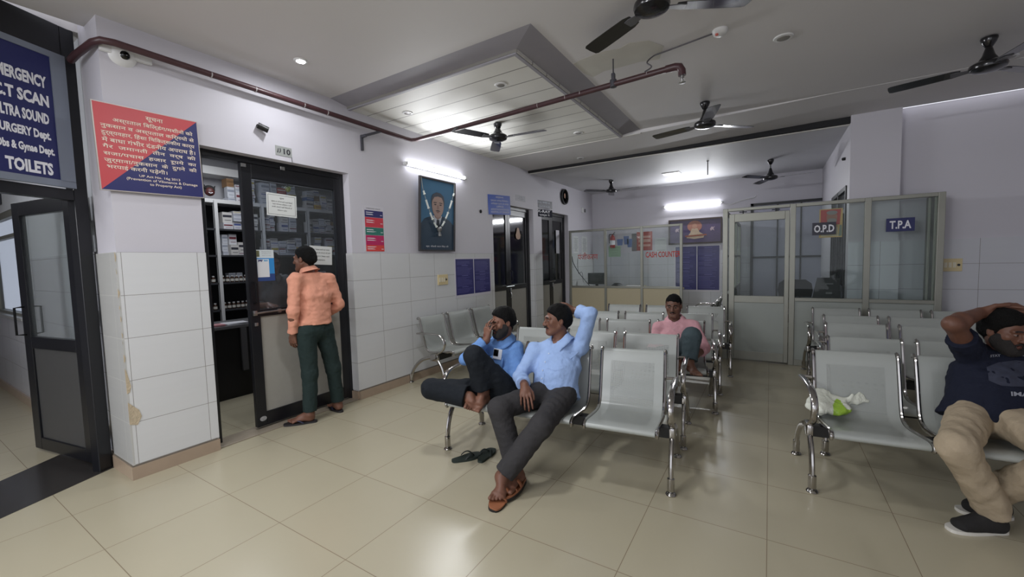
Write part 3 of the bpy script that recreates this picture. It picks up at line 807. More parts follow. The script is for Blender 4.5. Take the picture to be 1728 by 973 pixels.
b = nb(); lathe(b, [(.014, 0), (.014, -.02), (.008, -.022), (.006, -.05), (.026, -.052), (.026, -.056), (.004, -.058)], (3.222, 2.559, 2.885), 14); obj('sprinkler_head', b, steel, t, True)
for y in (0.62, 0.95, 1.38, 1.62):
    b = nb(); lathe(b, [(.0245, -.004), (.0245, .004)], (.10, y, 2.993-.0075*y), 14, axis=(0, 1, 0)); obj('paint_band', b, clip_m, t)
for x in (1.9, 2.2, 2.35, 2.95):
    b = nb(); lathe(b, [(.0245, -.003), (.0245, .003)], (x, 2.765-.0672*(x-.17), 2.969), 14, axis=(1, 0, 0)); obj('paint_band', b, clip_m, t)
b = nb(); box(b, .0, .085, 2.08, 2.105, 2.865, 2.895, bev=.003); box(b, .0, .022, 2.078, 2.107, 2.73, 2.895, bev=.003); tube(b, [(.075, 2.09, 2.88), (.10, 2.28, 2.965)], .014, 8); obj('wall_bracket', b, mat('bracket_grey', (0.25, 0.25, 0.28), 0.5), t)
b = nb(); tube(b, [(2.66, 2.602, 3.0), (2.66, 2.602, 3.18)], .006, 8); lathe(b, [(.02, .035), (.028, .03), (.032, 0), (.030, -.03), (.02, -.034)], (2.66, 2.602, 2.975), 12); box(b, 2.645, 2.675, 2.585, 2.62, 2.985, 3.06, bev=.006); obj('hanger', b, mat('bracket_grey', (0, 0, 0)), t, True)
# cable from pipe to junction box on the ceiling
b = nb(); tube(b, smooth_path([(2.93, 2.58, 2.995), (2.98, 2.60, 3.03), (2.93, 2.66, 3.10), (2.97, 2.72, 3.165), (3.05, 2.72, 3.174), (3.25, 2.68, 3.174), (3.45, 2.64, 3.174)], 5), .006, 6)
tag(obj('cable', b, mat('grey_cable', (0.36, 0.35, 0.37), 0.6), None, True), 'grey cable from the sprinkler pipe end up across the ceiling', 'cable')
t = thing('smoke_detector', 'white ceiling detector at the end of the grey ceiling cable', 'detector', (3.48, 2.63, 3.18))
b = nb(); lathe(b, [(.055, 0), (.055, -.012), (.048, -.03), (.03, -.042), (.0, -.044)], (3.48, 2.63, 3.18), 22); obj('housing', b, mat('white_plastic', (0, 0, 0)), t, True)
b = nb(); lathe(b, [(.012, -.036), (.010, -.048), (0, -.049)], (3.46, 2.60, 3.18), 12); obj('indicator', b, mat('indicator_red', (0.85, 0.45, 0.40), 0.4), t, True)

# cameras and small fittings on the wall
t = thing('cctv_camera', 'white dome camera with black lens under the pipe, above the red and blue notice', 'camera', (0.03, 0.12, 2.97))
b = nb(); lathe(b, [(.075, 0), (.078, .012), (.06, .03), (.035, .04)], (0.0, 0.12, 2.965), 22, axis=(1, 0, -.2)); box(b, 0, .03, .0, .28, 2.95, 3.02, bev=.008); obj('housing', b, mat('white_plastic', (0, 0, 0)), t, True)
b = nb(); lathe(b, [(.030, .03), (.027, .046), (.015, .054), (0, .056)], (0.0, 0.135, 2.965), 18, axis=(1, -.3, -.2)); obj('lens', b, mat('lens_black', (0.03, 0.03, 0.035), 0.1), t, True)
t = thing('wall_sensor', 'small black bullet sensor on the wall above the pharmacy door', 'sensor', (0.0, 1.025, 2.70))
b = nb(); tube(b, [(0.0, 1.0, 2.715), (.04, 1.02, 2.705)], .018, 12); obj('mount', b, fan_dark, t, True)
b = nb(); tube(b, [(.03, .985, 2.712), (.055, 1.06, 2.682)], .026, 14); obj('body', b, black_steel, t, True)

# ------------------------------------------------------------------ signs
def plate(bm, M, w, h, t=.004, mi=0): prism(bm, [(-w/2, -h/2), (w/2, -h/2), (w/2, h/2), (-w/2, h/2)], M, t, mi)
# entrance board
t = thing('entrance_sign', 'large navy department board listing emergency, scan and toilets, above the entrance door', 'sign', (-0.38, -0.25, 2.5))
MS = Matrix((Vector((-0.39, 0.92, 0)).normalized(), Vector((0, 0, 1)), Vector((0.92, 0.39, 0)).normalized())).transposed().to_4x4()
Pst = Vector((-0.415, -0.03, 0)); 
MS.translation = Pst+U*0.085+Nn*0.035+Vector((0, 0, 2.515))
# local x runs toward the post (right), origin at the post's edge
b = nb(); 
for x0, x1, y0, y1 in ((-1.6, -.005, .41, .45), (-1.6, -.005, -.45, -.405), (-.088, -.005, -.41, .41), (-1.6, -1.55, -.41, .41)): prism(b, [(x0, y0), (x1, y0), (x1, y1), (x0, y1)], MS, .02)
obj('board_frame', b, mat('sign_frame_grey', (0.52, 0.55, 0.60), 0.4, 0.3), t)
b = nb(); prism(b, [(-1.56, -.41), (-.085, -.41), (-.085, .415), (-1.56, .415)], MS, .012); obj('board', b, navy_sign, t)
b = nb()
def stext(bm, s, xr, z, w, h, bold=.045):
    bm = nb(); text_bm(bm, s, Tr(MS, xr, z-2.515), w, h, 'RIGHT', t=.0135, bold=bold); obj('lettering', bm, sign_white, t)
stext(b, 'EMERGENCY', -.118, 2.742, .266, .078); stext(b, 'C.T SCAN', -.114, 2.620, .272, .078); stext(b, 'ULTRA SOUND', -.122, 2.502, .268, .072)
stext(b, 'SURGERY Dept.', -.120, 2.386, .272, .074); stext(b, 'Obs & Gynae Dept.', -.108, 2.286, .290, .068); stext(b, 'TOILETS', -.125, 2.172, .238, .082); b.free()

# red and blue statute notice
t = thing('notice_board', 'red and navy diagonal notice board with white lettering on the pillar beside the entrance', 'sign', (0.03, 0.25, 2.32))
W0, W1, Z0, Z1 = -0.062, 0.536, 2.03, 2.615
MN = basis((0.0, (W0+W1)/2, (Z0+Z1)/2), (0, 1, 0.02), (0, -0.02, 1)); MN = MN @ Matrix.Identity(4)
nw, nh = W1-W0, Z1-Z0
b = nb(); plate(b, Tr(MN, 0, 0, .006), nw, nh, .022); obj('board', b, mat('notice_edge', (0.75, 0.72, 0.70), 0.4, 0.4), t)
hx, hy = nw/2-.006, nh/2-.006
b = nb(); prism(b, [(-hx, -hy), (hx, hy), (-hx, hy)], Tr(MN, 0, 0, .028), .001); obj('red_half', b, mat('notice_red', (0.78, 0.30, 0.32), 0.4), t)
b = nb(); prism(b, [(-hx, -hy), (hx, -hy), (hx, hy)], Tr(MN, 0, 0, .028), .001); obj('navy_half', b, mat('notice_navy', (0.17, 0.18, 0.40), 0.4), t)
b = nb(); cream = mat('cream_lettering', (0.93, 0.87, 0.80), 0.5)
LN = [('सूचना', 0.03, .218, .10, .036), ('अस्पताल बिल्डिंग/मशीनों को', .03, .170, .46, .040), ('नुकसान व अस्पताल कर्मियों से', 0.0, .124, .53, .040), ('दुर्व्यवहार, हिंसा चिकित्सकीय कार्य', 0, .078, .53, .040), ('में बाधा गंभीर दंडनीय अपराध है।', 0, .032, .53, .040),
      ('गैर  जमानती  तीन  वर्ष  की', 0, -.014, .53, .038), ('सजा/पचास  हजार  रूपये  का', 0, -.060, .53, .038), ('जुर्माना/नुकसान  के  दुगने  की', 0, -.104, .53, .040), ('भरपाई करनी पड़ेगी।', -.09, -.146, .33, .038),
      ('UP Act No. 16g 2013', .03, -.190, .24, .021), ('(Prevention of Vilonance & Damage', .05, -.216, .42, .024), ('to Property Act)', .06, -.244, .19, .024)]
b.free()
for s, x, y, w, h in LN:
    b = nb(); text_bm(b, s, Tr(MN, x, y+.015, .029), w, h, bold=.012); obj('lettering', b, cream, t)

# small number plate, room 10
t = thing('number_plate', 'small grey number 10 plate above the pharmacy door', 'sign', (0.004, 1.215, 2.54))
Mp = on_left(1.217, 2.54); b = nb(); plate(b, Mp, .152, .085, .004); obj('plate', b, mat('plate_grey', (0.62, 0.63, 0.62), 0.5, noise=.1, nscale=40), t)
b = nb(); text_bm(b, '10', Tr(Mp, .03, 0, .004), .065, .052, bold=.03); prism(b, [(-.062, -.02), (-.052, .02), (-.047, .02), (-.052, -.02)], Tr(Mp, 0, 0, .004), .001); prism(b, [(-.042, -.02), (-.034, .0), (-.036, .022), (-.03, .022), (-.026, .0), (-.036, -.02)], Tr(Mp, 0, 0, .004), .001); obj('lettering', b, mat('letter_dark', (0.15, 0.15, 0.18), 0.5), t)
b = nb(); tube(b, [(0.003, 1.29, 2.50), (0.003, 1.292, 2.455)], .0025, 5); obj('wire', b, mat('letter_dark', (0, 0, 0)), t)

# striped poster
t = thing('poster', 'tall narrow colour banded poster on the wall right of the pharmacy door', 'poster', (0.002, 2.21, 1.88))
b = nb(); plate(b, on_left(2.207, 1.885), .295, .505, .002); obj('sheet', b, mat('poster_white', (0.82, 0.81, 0.84), 0.4), t)
cols = [('poster_navy', (0.20, 0.20, 0.42), 2.05, .075), ('poster_red', (0.80, 0.24, 0.30), 1.955, .11), ('poster_teal', (0.20, 0.47, 0.42), 1.855, .085), ('poster_crimson', (0.74, 0.16, 0.38), 1.755, .11), ('poster_scarlet', (0.85, 0.28, 0.26), 1.665, .07)]
for n, c, z, h in cols:
    b = nb(); plate(b, on_left(2.215, z, .002), .255, h, .001); bd = obj('colour_band', b, mat(n, c, 0.4), t)
    b = nb()
    for k, s in enumerate((.05, .0)): 
        prism(b, [(-.11, -.004), (rnd.uniform(-.04, .03), -.004), (rnd.uniform(-.04, .03), .004), (-.11, .004)], on_left(2.215, z+h*.2-k*.022, .003), .0006)
    text_bm(b, '₹ 999'[0:0]+'---', on_left(2.315, z-.01, .003), .03, .008); obj('print_line', b, sign_white, bd)
b = nb(); text_bm(b, 'अस्पताल सेवाएँ', on_left(2.207, 2.108, .002), .20, .018); obj('heading', b, mat('letter_dark', (0, 0, 0)), t)

# navy rate-list notices
def navy_notice(name, label, M, w, h, ncol, seed, parent_loc):
    t = thing(name, label, 'poster', parent_loc)
    b = nb(); plate(b, M, w, h, .003); obj('sheet', b, mat('poster_white', (0, 0, 0)), t)
    b = nb(); b2 = nb(); r = random.Random(seed); g = .018; cw = (w-.05-g*(ncol-1))/ncol
    for c in range(ncol):
        cx = -w/2+.025+cw/2+c*(cw+g)
        plate(b, Tr(M, cx, .012, .003), cw, h-.06, .001)
        y = h/2-.06
        while y > -h/2+.06:
            if r.random() < .14: plate(b2, Tr(M, cx, y, .004), cw*.35, h*.011, .0006); y -= h*.045; continue
            l = r.uniform(.5, .86)*cw; plate(b2, Tr(M, cx-cw*.44+l/2, y, .004), l, h*.0055, .0006); y -= h*.030
    obj('navy_field', b, mat('notice_blue', (0.15, 0.14, 0.42), 0.35), t); obj('print_line', b2, mat('faint_print', (0.45, 0.45, 0.68), 0.5), t)
    return t
navy_notice('notice', 'navy notice of white print on the left wall above the wall bench', on_left(4.03, 1.255, .013), .90, .58, 2, 3, (0.013, 4.03, 1.255))
navy_notice('notice', 'tall navy rate list on the back wall below the dark painting', on_back(2.44, 1.205, 9.037), .95, 1.03, 2, 5, (2.44, 9.037, 1.205))

# portrait with garland
t = thing('framed_portrait', 'framed portrait of a man in dark suit on blue ground, hung on the left wall', 'picture', (0.03, 3.22, 2.1))
MP = basis((0.02, 3.225, 1.635), (0, 1, 0), (0.055, 0, 1)); pw, phh = .70, .945
b = nb()
for x0, x1, y0, y1 in ((-pw/2, pw/2, 0, .022), (-pw/2, pw/2, phh-.022, phh), (-pw/2, -pw/2+.022, .022, phh-.022), (pw/2-.022, pw/2, .022, phh-.022)): prism(b, [(x0, y0), (x1, y0), (x1, y1), (x0, y1)], MP, .024)
prism(b, [(-pw/2, 0), (pw/2, 0), (pw/2, phh), (-pw/2, phh)], MP, .004)
obj('picture_frame', b, mat('picture_frame_brown', (0.26, 0.25, 0.26), 0.35), t)
def blue_grad():
    m = mat('portrait_blue', (0.30, 0.47, 0.60), 0.25)
    return m
b = nb(); prism(b, [(-pw/2+.02, .02), (pw/2-.02, .02), (pw/2-.02, phh-.02), (-pw/2+.02, phh-.02)], MP, .006); pic = obj('picture', b, blue_grad(), t)
def lay(name, pts, col, z): 
    b = nb(); prism(b, pts, Tr(MP, 0, 0, z), .0006); obj(name, b, mat('portrait_'+name, col, 0.3), pic)
lay('suit', [(-.33, .022), (.33, .022), (.33, .36), (.24, .42), (.10, .47), (0, .40), (-.10, .47), (-.25, .42), (-.33, .34)], (0.20, 0.27, 0.34), .007)
lay('shirt', [(-.09, .47), (.085, .47), (.03, .33), (0, .30), (-.04, .33)], (0.78, 0.80, 0.84), .008)
lay('tie', [(-.02, .42), (.03, .42), (.04, .33), (.0, .25), (-.03, .33)], (0.16, 0.18, 0.22), .009)
lay('neck', [(-.07, .52), (.07, .52), (.06, .45), (0, .42), (-.06, .45)], (0.60, 0.50, 0.47), .010)
lay('face', ell(0, .605, .115, .155, 30), (0.66, 0.56, 0.52), .011)
lay('hair', [(-.122, .60), (-.13, .68), (-.10, .745), (-.03, .775), (.05, .77), (.11, .735), (.13, .67), (.122, .60), (.105, .67), (.07, .715), (0, .725), (-.07, .71), (-.108, .66)], (0.28, 0.30, 0.34), .012)
lay('brow', [(-.085, .645), (-.025, .648), (-.025, .638), (-.085, .633)], (0.25, 0.24, 0.26), .0125)
lay('brow', [(.085, .645), (.025, .648), (.025, .638), (.085, .633)], (0.25, 0.24, 0.26), .0125)
lay('eye', ell(-.052, .615, .022, .008, 10), (0.22, 0.2, 0.2), .0125); lay('eye', ell(.052, .615, .022, .008, 10), (0.22, 0.2, 0.2), .0125)
lay('nose', [(-.012, .61), (.012, .61), (.022, .56), (-.022, .56)], (0.58, 0.47, 0.44), .0125)
lay('moustache', [(-.05, .535), (0, .548), (.05, .535), (.03, .528), (-.03, .528)], (0.30, 0.27, 0.28), .0125)
lay('mouth', ell(0, .515, .03, .007, 10), (0.50, 0.34, 0.33), .0125)
b = nb(); text_bm(b, 'स्व. चौधरी बदन सिंह जी', Tr(MP, 0, .065, .007), .44, .03); obj('caption', b, sign_white, t)
b = nb(); tube(b, [(0.02, 3.225, 2.745), (.05, 3.2, 2.70)], .006, 6); obj('hook', b, steel, t)
# garland on the portrait
t = thing('garland', 'white tube bead garland draped in a V over the framed portrait', 'garland', (0.1, 3.22, 2.2))
gp = []
for k in range(41):
    s = -1+2*k/40
    x = s*.305; y = .30+ (abs(s)**1.55)*.50
    gp.append(MP @ Vector((x, y, .030)))
gp = [MP @ Vector((-.325, .955, .02))]+gp+[MP @ Vector((.322, .955, .02))]
b = nb(); tube(b, gp, .0035, 6); obj('thread', b, mat('garland_thread', (0.60, 0.62, 0.60), 0.6), t)
b = nb()
acc = 0
for i in range(2, len(gp)-2, 1):
    if i % 5 in (0, 1, 2): 
        d = (gp[i+1]-gp[i]); tube(b, [gp[i], gp[i]+d*.98], .012, 8)
    elif i % 5 == 3:
        lathe(b, [(.003, -.012), (.017, -.004), (.017, .004), (.003, .012)], gp[i], 8, axis=gp[i+1]-gp[i])
obj('bead', b, mat('garland_white', (0.88, 0.90, 0.88), 0.35), t, True)
b = nb(); c = MP @ Vector((.01, .29, .032)); lathe(b, [(.02, .03), (.035, .015), (.03, -.01), (.012, -.03), (.02, -.06), (.024, -.085), (.004, -.09)], c, 12); obj('pendant', b, mat('garland_silver', (0.50, 0.50, 0.50), 0.4, 0.3), t, True)

# switch plates
def switch_plate(label, M, w=.20, h=.14, n=3):
    t = thing('switch_plate', label, 'switch', M.translation)
    b = nb(); box(b, -w/2, w/2, -h/2, h/2, 0, .014, M=M, bev=.004); obj('plate', b, mat('cream_plastic', (0.85, 0.78, 0.60), 0.4), t)
    b = nb()
    for k in range(n): box(b, -w*.33+k*w*.22-.014, -w*.33+k*w*.22+.014, -.03, .03, .013, .019, M=M, bev=.002)
    obj('rocker', b, mat('ivory_plastic', (0.90, 0.87, 0.78), 0.35), t)
    b = nb(); lathe(b, [(.014, .013), (.014, .016), (.008, .0165)], M @ Vector((w*.32, 0, 0)), 14, axis=M.to_3x3() @ Vector((0, 0, 1))); obj('socket', b, mat('letter_dark', (0, 0, 0)), t)
switch_plate('cream switch plate on the tiles below the framed portrait', on_left(3.32, 1.25, .012))
switch_plate('cream switch plate on the right wall beside the glass cabin', on_back(5.645, 1.295, 5.908), .17, .15)
t = thing('wall_sensor', 'small white fitting on the left wall right of the clock', 'sensor', (0, 8.41, 2.64))
b = nb(); box(b, 0, .03, 8.33, 8.43, 2.58, 2.70, bev=.008); obj('mount', b, mat('white_plastic', (0, 0, 0)), t)
b = nb(); box(b, .03, .05, 8.44, 8.50, 2.60, 2.68, bev=.005); obj('body', b, fan_grey, t)

# clock
t = thing('wall_clock', 'round black rimmed wall clock high on the left wall', 'clock', (0, 7.35, 2.84))
b = nb(); lathe(b, [(.165, 0), (.17, .02), (.165, .045), (.145, .045), (.14, .03)], (0, 7.35, 2.84), 32, axis=(1, 0, 0)); obj('rim', b, black_steel, t, True)
b = nb(); lathe(b, [(.145, .025), (.145, .030)], (0, 7.35, 2.84), 32, axis=(1, 0, 0)); obj('dial', b, mat('dial_white', (0.86, 0.85, 0.84), 0.4), t)
Mc = on_left(7.35, 2.84, .031); b = nb()
for k in range(12):
    a = k*PI/6; c, s = math.cos(a), math.sin(a)
    prism(b, [(c*.10-s*.004, s*.10+c*.004), (c*.13-s*.004, s*.13+c*.004), (c*.13+s*.004, s*.13-c*.004), (c*.10+s*.004, s*.10-c*.004)][::-1], Mc, .001)
obj('hour_mark', b, mat('letter_dark', (0, 0, 0)), t)
for a, l, w in ((D(65), .075, .006), (D(-50), .11, .004)):
    c, s = math.cos(a), math.sin(a); b = nb(); prism(b, [(-s*w, c*w), (s*w, -c*w), (c*l, s*l)], Tr(Mc, 0, 0, .002), .001); obj('hand', b, mat('letter_dark', (0, 0, 0)), t)
b = nb(); prism(b, ell(0, .02, .04, .055, 16), Mc, .0006); obj('dial_motif', b, mat('motif', (0.72, 0.55, 0.45), 0.5), t)

# office sign, ECG and x-ray plates over the doors
t = thing('office_sign', 'blue office sign with white lettering above the first black double door', 'sign', (0.03, 4.75, 2.4))
Mo = basis((0.02, 4.765, 2.405), (0.10, 1, 0.05), (0, -.05, 1)); b = nb(); plate(b, Mo, .56, .315, .02); obj('board', b, mat('office_blue', (0.25, 0.36, 0.70), 0.4), t)
b = nb()
for s, y, w, h in (('कार्यालय', .115, .20, .035), ('प्रबन्धक अपनत्व विशेषज्ञ-1', .065, .46, .042), ('अधीक्षक प्रथम तल कक्ष', .015, .46, .042), ('OFFICE', -.03, .18, .03), ('ADMINISTRATION ROOM NO-1', -.075, .47, .03), ('HOSPITAL S.M. DIVISION', -.117, .47, .03)): text_bm(b, s, Tr(Mo, 0, y, .02), w, h)
obj('lettering', b, sign_white, t)
for lb, z, rows in (('grey blue ECG room plate, upper of the two plates by the second black door', 2.575, ('ECG कक्ष सं.', 'ECG ECHO ROOM')), ('navy x-ray plate, lower of the two plates by the second black door', 2.405, ('X-RAY', 'एक्स रे'))):
    t = thing('room_plate', lb, 'sign', (0.03, 6.38, z)); Mr = basis((0.01, 6.36, z), (0.12, 1, 0.02), (0, -.02, 1))
    b = nb(); plate(b, Mr, .60, .145, .015); obj('board', b, mat('grey_sign', (0, 0, 0)) if 'ECG' in rows[0] else mat('plate_dark', (.10, .11, .17), .75, spec=.2), t)
    b = nb(); text_bm(b, rows[0], Tr(Mr, 0, .034, .015), .46, .055, bold=.02); text_bm(b, rows[1], Tr(Mr, .02, -.038, .015), .36, .048, bold=.01); obj('lettering', b, mat('plate_letter', (0.72, 0.75, 0.80), 0.5) if 'ECG' in rows[0] else sign_white, t)
t = thing('room_plate', 'small pale number plate on the wall between the office sign and the upper plate', 'sign', (0.004, 5.52, 2.6))
b = nb(); plate(b, on_left(5.5, 2.60, 0), .34, .10, .004); obj('board', b, mat('plate_pale', (0.70, 0.70, 0.73), 0.5), t)
b = nb(); text_bm(b, '-12-', on_left(5.5, 2.60, .004), .2, .06); obj('lettering', b, mat('plate_dim', (0.50, 0.50, 0.54), 0.5), t)
b = nb(); prism(b, [(0, .11), (.035, .09), (.055, .03), (.085, -.03), (.07, -.09), (0, -.11), (-.07, -.09), (-.085, -.03), (-.055, .03), (-.035, .09)], on_left(5.56, 1.98, -.1035), .001)
tag(obj('sticker', b, mat('sticker_amber', (0.66, 0.50, 0.36), 0.5, noise=.25, nscale=30)), 'amber seated figure sticker on the black glass of the first double door', 'sticker')
b = nb(); box(b, -.103, -.10, 7.14, 7.30, 1.62, 2.12)
b2 = b; tag(obj('notice', b2, mat('poster_white', (0, 0, 0))), 'white paper sheet stuck on the glass of the second black door', 'paper')
# small stop on the wall above the office door
b = nb(); lathe(b, [(.026, 0), (.026, .012), (.012, .02), (0, .022)], (0.0, 4.27, 2.26), 14, axis=(1, 0, 0)); tag(obj('wall_plug', b, mat('plug_black', (0.10, 0.10, 0.11), 0.5), None, True), 'small black round plug on the wall left of the office sign', 'plug')

# ------------------------------------------------------------------ back wall things
t = thing('painting', 'dark framed devotional painting of a seated haloed figure on the back wall', 'picture', (2.39, 9.03, 2.03))
MB_ = on_back(2.39, 2.035, 9.045); b = nb()
for x0, x1, y0, y1 in ((-.55, .55, .245, .28), (-.55, .55, -.28, -.245), (-.55, -.52, -.245, .245), (.52, .55, -.245, .245)): prism(b, [(x0, y0), (x1, y0), (x1, y1), (x0, y1)], MB_, .03)
prism(b, [(-.55, -.28), (.55, -.28), (.55, .28), (-.55, .28)], MB_, .004)
obj('picture_frame', b, mat('painting_frame', (0.22, 0.17, 0.16), 0.4), t)
b = nb(); prism(b, [(-.525, -.25), (.525, -.25), (.525, .25), (-.525, .25)], MB_, .010); pic = obj('picture', b, mat('painting_ground', (0.26, 0.20, 0.36), 0.35, noise=.5, nscale=6), t)
def lay2(n, pts, c, z):
    b = nb(); prism(b, pts, Tr(MB_, 0, 0, z), .0006); obj(n, b, mat('painting_'+n, c, .4, noise=.15, nscale=20), pic)
lay2('halo', ell(.0, .11, .15, .125, 26), (0.62, 0.42, 0.36), .011)
lay2('robe', [(-.17, -.14), (-.09, -.03), (-.06, .06), (.06, .06), (.10, -.02), (.20, -.09), (.18, -.15), (0, -.17)], (0.72, 0.64, 0.55), .012)
lay2('figure', ell(0, .11, .05, .06, 18), (0.66, 0.50, 0.42), .013)
lay2('instrument', [(-.20, -.09), (.24, -.07), (.25, -.10), (-.19, -.12)], (0.55, 0.30, 0.22), .014)
for sx in (-.36, .36): lay2('symbol', [(sx-.05, .03), (sx-.02, .08), (sx+.02, .07), (sx+.05, .09), (sx+.02, .04), (sx+.04, -.01), (sx, .02), (sx-.03, -.01)], (0.70, 0.62, 0.66), .011)

# counter desk and the things behind the registration glass
wood = mat('desk_laminate', (0.62, 0.58, 0.48), 0.45, noise=.05)
t = thing('counter_desk', 'long desk behind the registration glass', 'desk', (1.2, 8.0, 0))
b = nb(); box(b, 0.08, 2.30, 7.62, 8.30, .80, .83, bev=.004); obj('desk_top', b, wood, t)
b = nb(); box(b, 0.10, 2.28, 7.64, 7.68, 0, .80); obj('front_panel', b, wood, t)
b = nb()
for x in (.12, 2.22): box(b, x, x+.04, 7.70, 8.28, 0, .80)
obj('leg_panel', b, wood, t)
t = thing('monitor', 'dark monitor seen from behind on the desk under the word on the left pane', 'monitor', (0.42, 8.1, 0.83))
b = nb(); box(b, .24, .66, 8.08, 8.115, .90, 1.16, bev=.008); box(b, .30, .60, 8.05, 8.085, .95, 1.12, bev=.012); obj('screen_back', b, mat('monitor_grey', (0.20, 0.22, 0.22), .4), t)
b = nb(); box(b, .42, .48, 8.09, 8.11, .84, .95); lathe(b, [(.11, 0), (.11, .008), (.03, .014)], (.45, 8.1, .83), 18); obj('stand', b, black_steel, t)
b = nb(); tube(b, smooth_path([(.012, 7.72, 1.55), (.03, 7.75, 1.40), (.10, 7.85, 1.2), (.22, 7.95, 1.0), (.30, 8.05, .86)], 5), .008, 6); tube(b, smooth_path([(.012, 8.05, 1.52), (.03, 8.0, 1.3), (.06, 7.98, 1.15), (.13, 8.0, 1.18), (.16, 8.0, .95)], 5), .005, 6)
tag(obj('cable', b, mat('cable_dark', (0.22, 0.23, 0.24), .6), None, True), 'dark cables hanging behind the left counter pane', 'cable')
b = nb(); lathe(b, [(.13, 0), (.14, .02), (.11, .07), (.06, .10), (.0, .105)], (.94, 8.05, .83), 20)
tag(obj('bag', b, mat('bag_black', (0.08, 0.08, 0.09), .6, bump=.4, bscale=20), None, True), 'dark soft bag lying on the desk behind the middle counter pane', 'bag')
t = thing('document_tray', 'pale tray of papers on the desk behind the middle counter pane', 'tray', (1.35, 8.0, .83))
b = nb(); box(b, 1.12, 1.55, 7.85, 8.15, .83, .845); box(b, 1.12, 1.55, 7.85, 7.86, .845, .88); box(b, 1.12, 1.55, 8.14, 8.15, .845, .88); obj('tray', b, cream_lam, t)
b = nb(); box(b, 1.15, 1.52, 7.88, 8.12, .846, .875); obj('paper_stack', b, mat('poster_white', (0, 0, 0)), t)
def paper(name, label, M, w, h, col, lines=8, seed=1, cat='paper', frame=None):
    t = thing(name, label, cat, M.translation)
    b = nb(); plate(b, M, w, h, .0015); obj('sheet', b, mat('paper_%d_%d_%d' % tuple(int(c*255) for c in col), col, .6), t)
    r = random.Random(seed); b = nb()
    for k in range(lines):
        l = w*r.uniform(.5, .8); plate(b, Tr(M, r.uniform(-.03, .03)*w, h*.36-k*h*.72/max(1, lines-1), .0016), l, h*.018, .0004)
    obj('print_line', b, mat('print_grey', (0.42, 0.42, 0.44), .6), t)
    return t
paper('notice', 'left white printed sheet on the side wall behind the registration glass', on_left(7.98, 1.82, .0), .30, .40, (0.86, .86, .86), 12, 2)
paper('notice', 'right white printed sheet on the side wall behind the registration glass', on_left(8.50, 1.82, .0), .34, .42, (0.86, .86, .86), 12, 4)
paper('notice', 'plain white sheet on the back wall behind the cash lettering', on_back(1.66, 1.76, 9.05), .26, .33, (0.84, .85, .85), 2, 5)
paper('notice', 'pale green printed sheet low on the back wall behind the middle pane', on_back(.57, 1.65, 9.037), .30, .26, (0.62, .74, .62), 4, 6)
t = thing('poster', 'red and white fire poster on the back wall behind the counter glass', 'poster', (1.28, 9.03, 1.9))
b = nb(); plate(b, on_back(1.29, 1.87, 9.05), .36, .44, .003); obj('sheet', b, mat('poster_fire_red', (0.66, .28, .24), .5), t)
b = nb()
for z, h in ((1.97, .05), (1.88, .07), (1.77, .05)): plate(b, on_back(1.29, z, 9.046), .28, h, .001)
obj('print_block', b, mat('poster_pale', (0.80, .62, .56), .5), t)
paper('notice', 'dark bordered grey sheet left of the red poster on the back wall', on_back(1.05, 1.85, 9.05), .12, .42, (0.42, .42, .42), 5, 8)
for k, (x, z, w) in enumerate(((.82, 1.86, .15), (.95, 1.90, .13), (1.02, 1.82, .10))): pass
for lb, x, z, w, h in (('left of the blue cup stickers on the back wall behind the middle pane', .70, 1.87, .15, .15), ('middle one of the blue cup stickers on the back wall', .86, 1.91, .13, .20), ('right of the blue cup stickers on the back wall, hung lowest', 1.0-.06, 1.84, .13, .20)):
    b = nb(); prism(b, [(-w/2+.015, -h/2), (w/2-.015, -h/2), (w/2, h/2), (-w/2, h/2)], on_back(x, z, 9.05), .003)
    t = tag(obj('blue_sticker', b, mat('sticker_blue', (0.38, .47, .68), .5)), lb, 'sticker', 'blue stickers on the back wall')
t = thing('fire_extinguisher', 'red fire extinguisher hung on the back wall behind the counter glass', 'extinguisher', (.52, 8.97, 1.9))
b = nb(); lathe(b, [(.0, 0), (.055, 0), (.062, .012), (.062, .24), (.05, .275), (.022, .30), (.022, .32)], (.54, 8.975, 1.74), 20); obj('cylinder', b, mat('extinguisher_red', (0.62, .15, .13), .35), t, True)
b = nb(); lathe(b, [(.0635, .07), (.0635, .18)], (.54, 8.975, 1.74), 20); obj('white_label', b, sign_white, t, True)
b = nb(); box(b, .52, .60, 8.965, 8.985, 2.06, 2.075, M=None, bev=.003); tube(b, [(.54, 8.975, 2.05), (.60, 8.975, 2.12)], .008, 6); tube(b, smooth_path([(.53, 8.975, 2.05), (.47, 8.975, 2.07), (.455, 8.975, 1.98), (.465, 8.975, 1.85)], 4), .009, 6); obj('valve_and_hose', b, black_steel, t, True)
# behind the cabin glass
t = thing('office_chair', 'black office chair behind the cabin glass', 'chair', (4.13, 6.55, 0))
b = nb(); prism(b, [(-.20, 0), (.20, 0), (.215, .10), (.20, .20), (.13, .255), (-.13, .255), (-.20, .20), (-.215, .10)], on_back(4.14, .84, 6.45), .05); obj('backrest', b, mat('chair_fabric', (0.10, .105, .125), .8), t)
b = nb(); box(b, 3.92, 4.34, 6.46, 6.9, .44, .52, bev=.02); obj('seat', b, mat('chair_fabric', (0, 0, 0)), t)
b = nb(); tube(b, [(4.13, 6.66, .44), (4.13, 6.66, .08)], .025, 10)
for k in range(5): tube(b, [(4.13, 6.66, .09), (4.13+.28*math.cos(k*1.2566), 6.66+.28*math.sin(k*1.2566), .05)], .018, 8); 
tube(b, [(4.13, 6.45, .95), (4.13, 6.44, .60), (4.13, 6.55, .46)], .02, 8)
obj('base', b, black_steel, t)
b = nb()
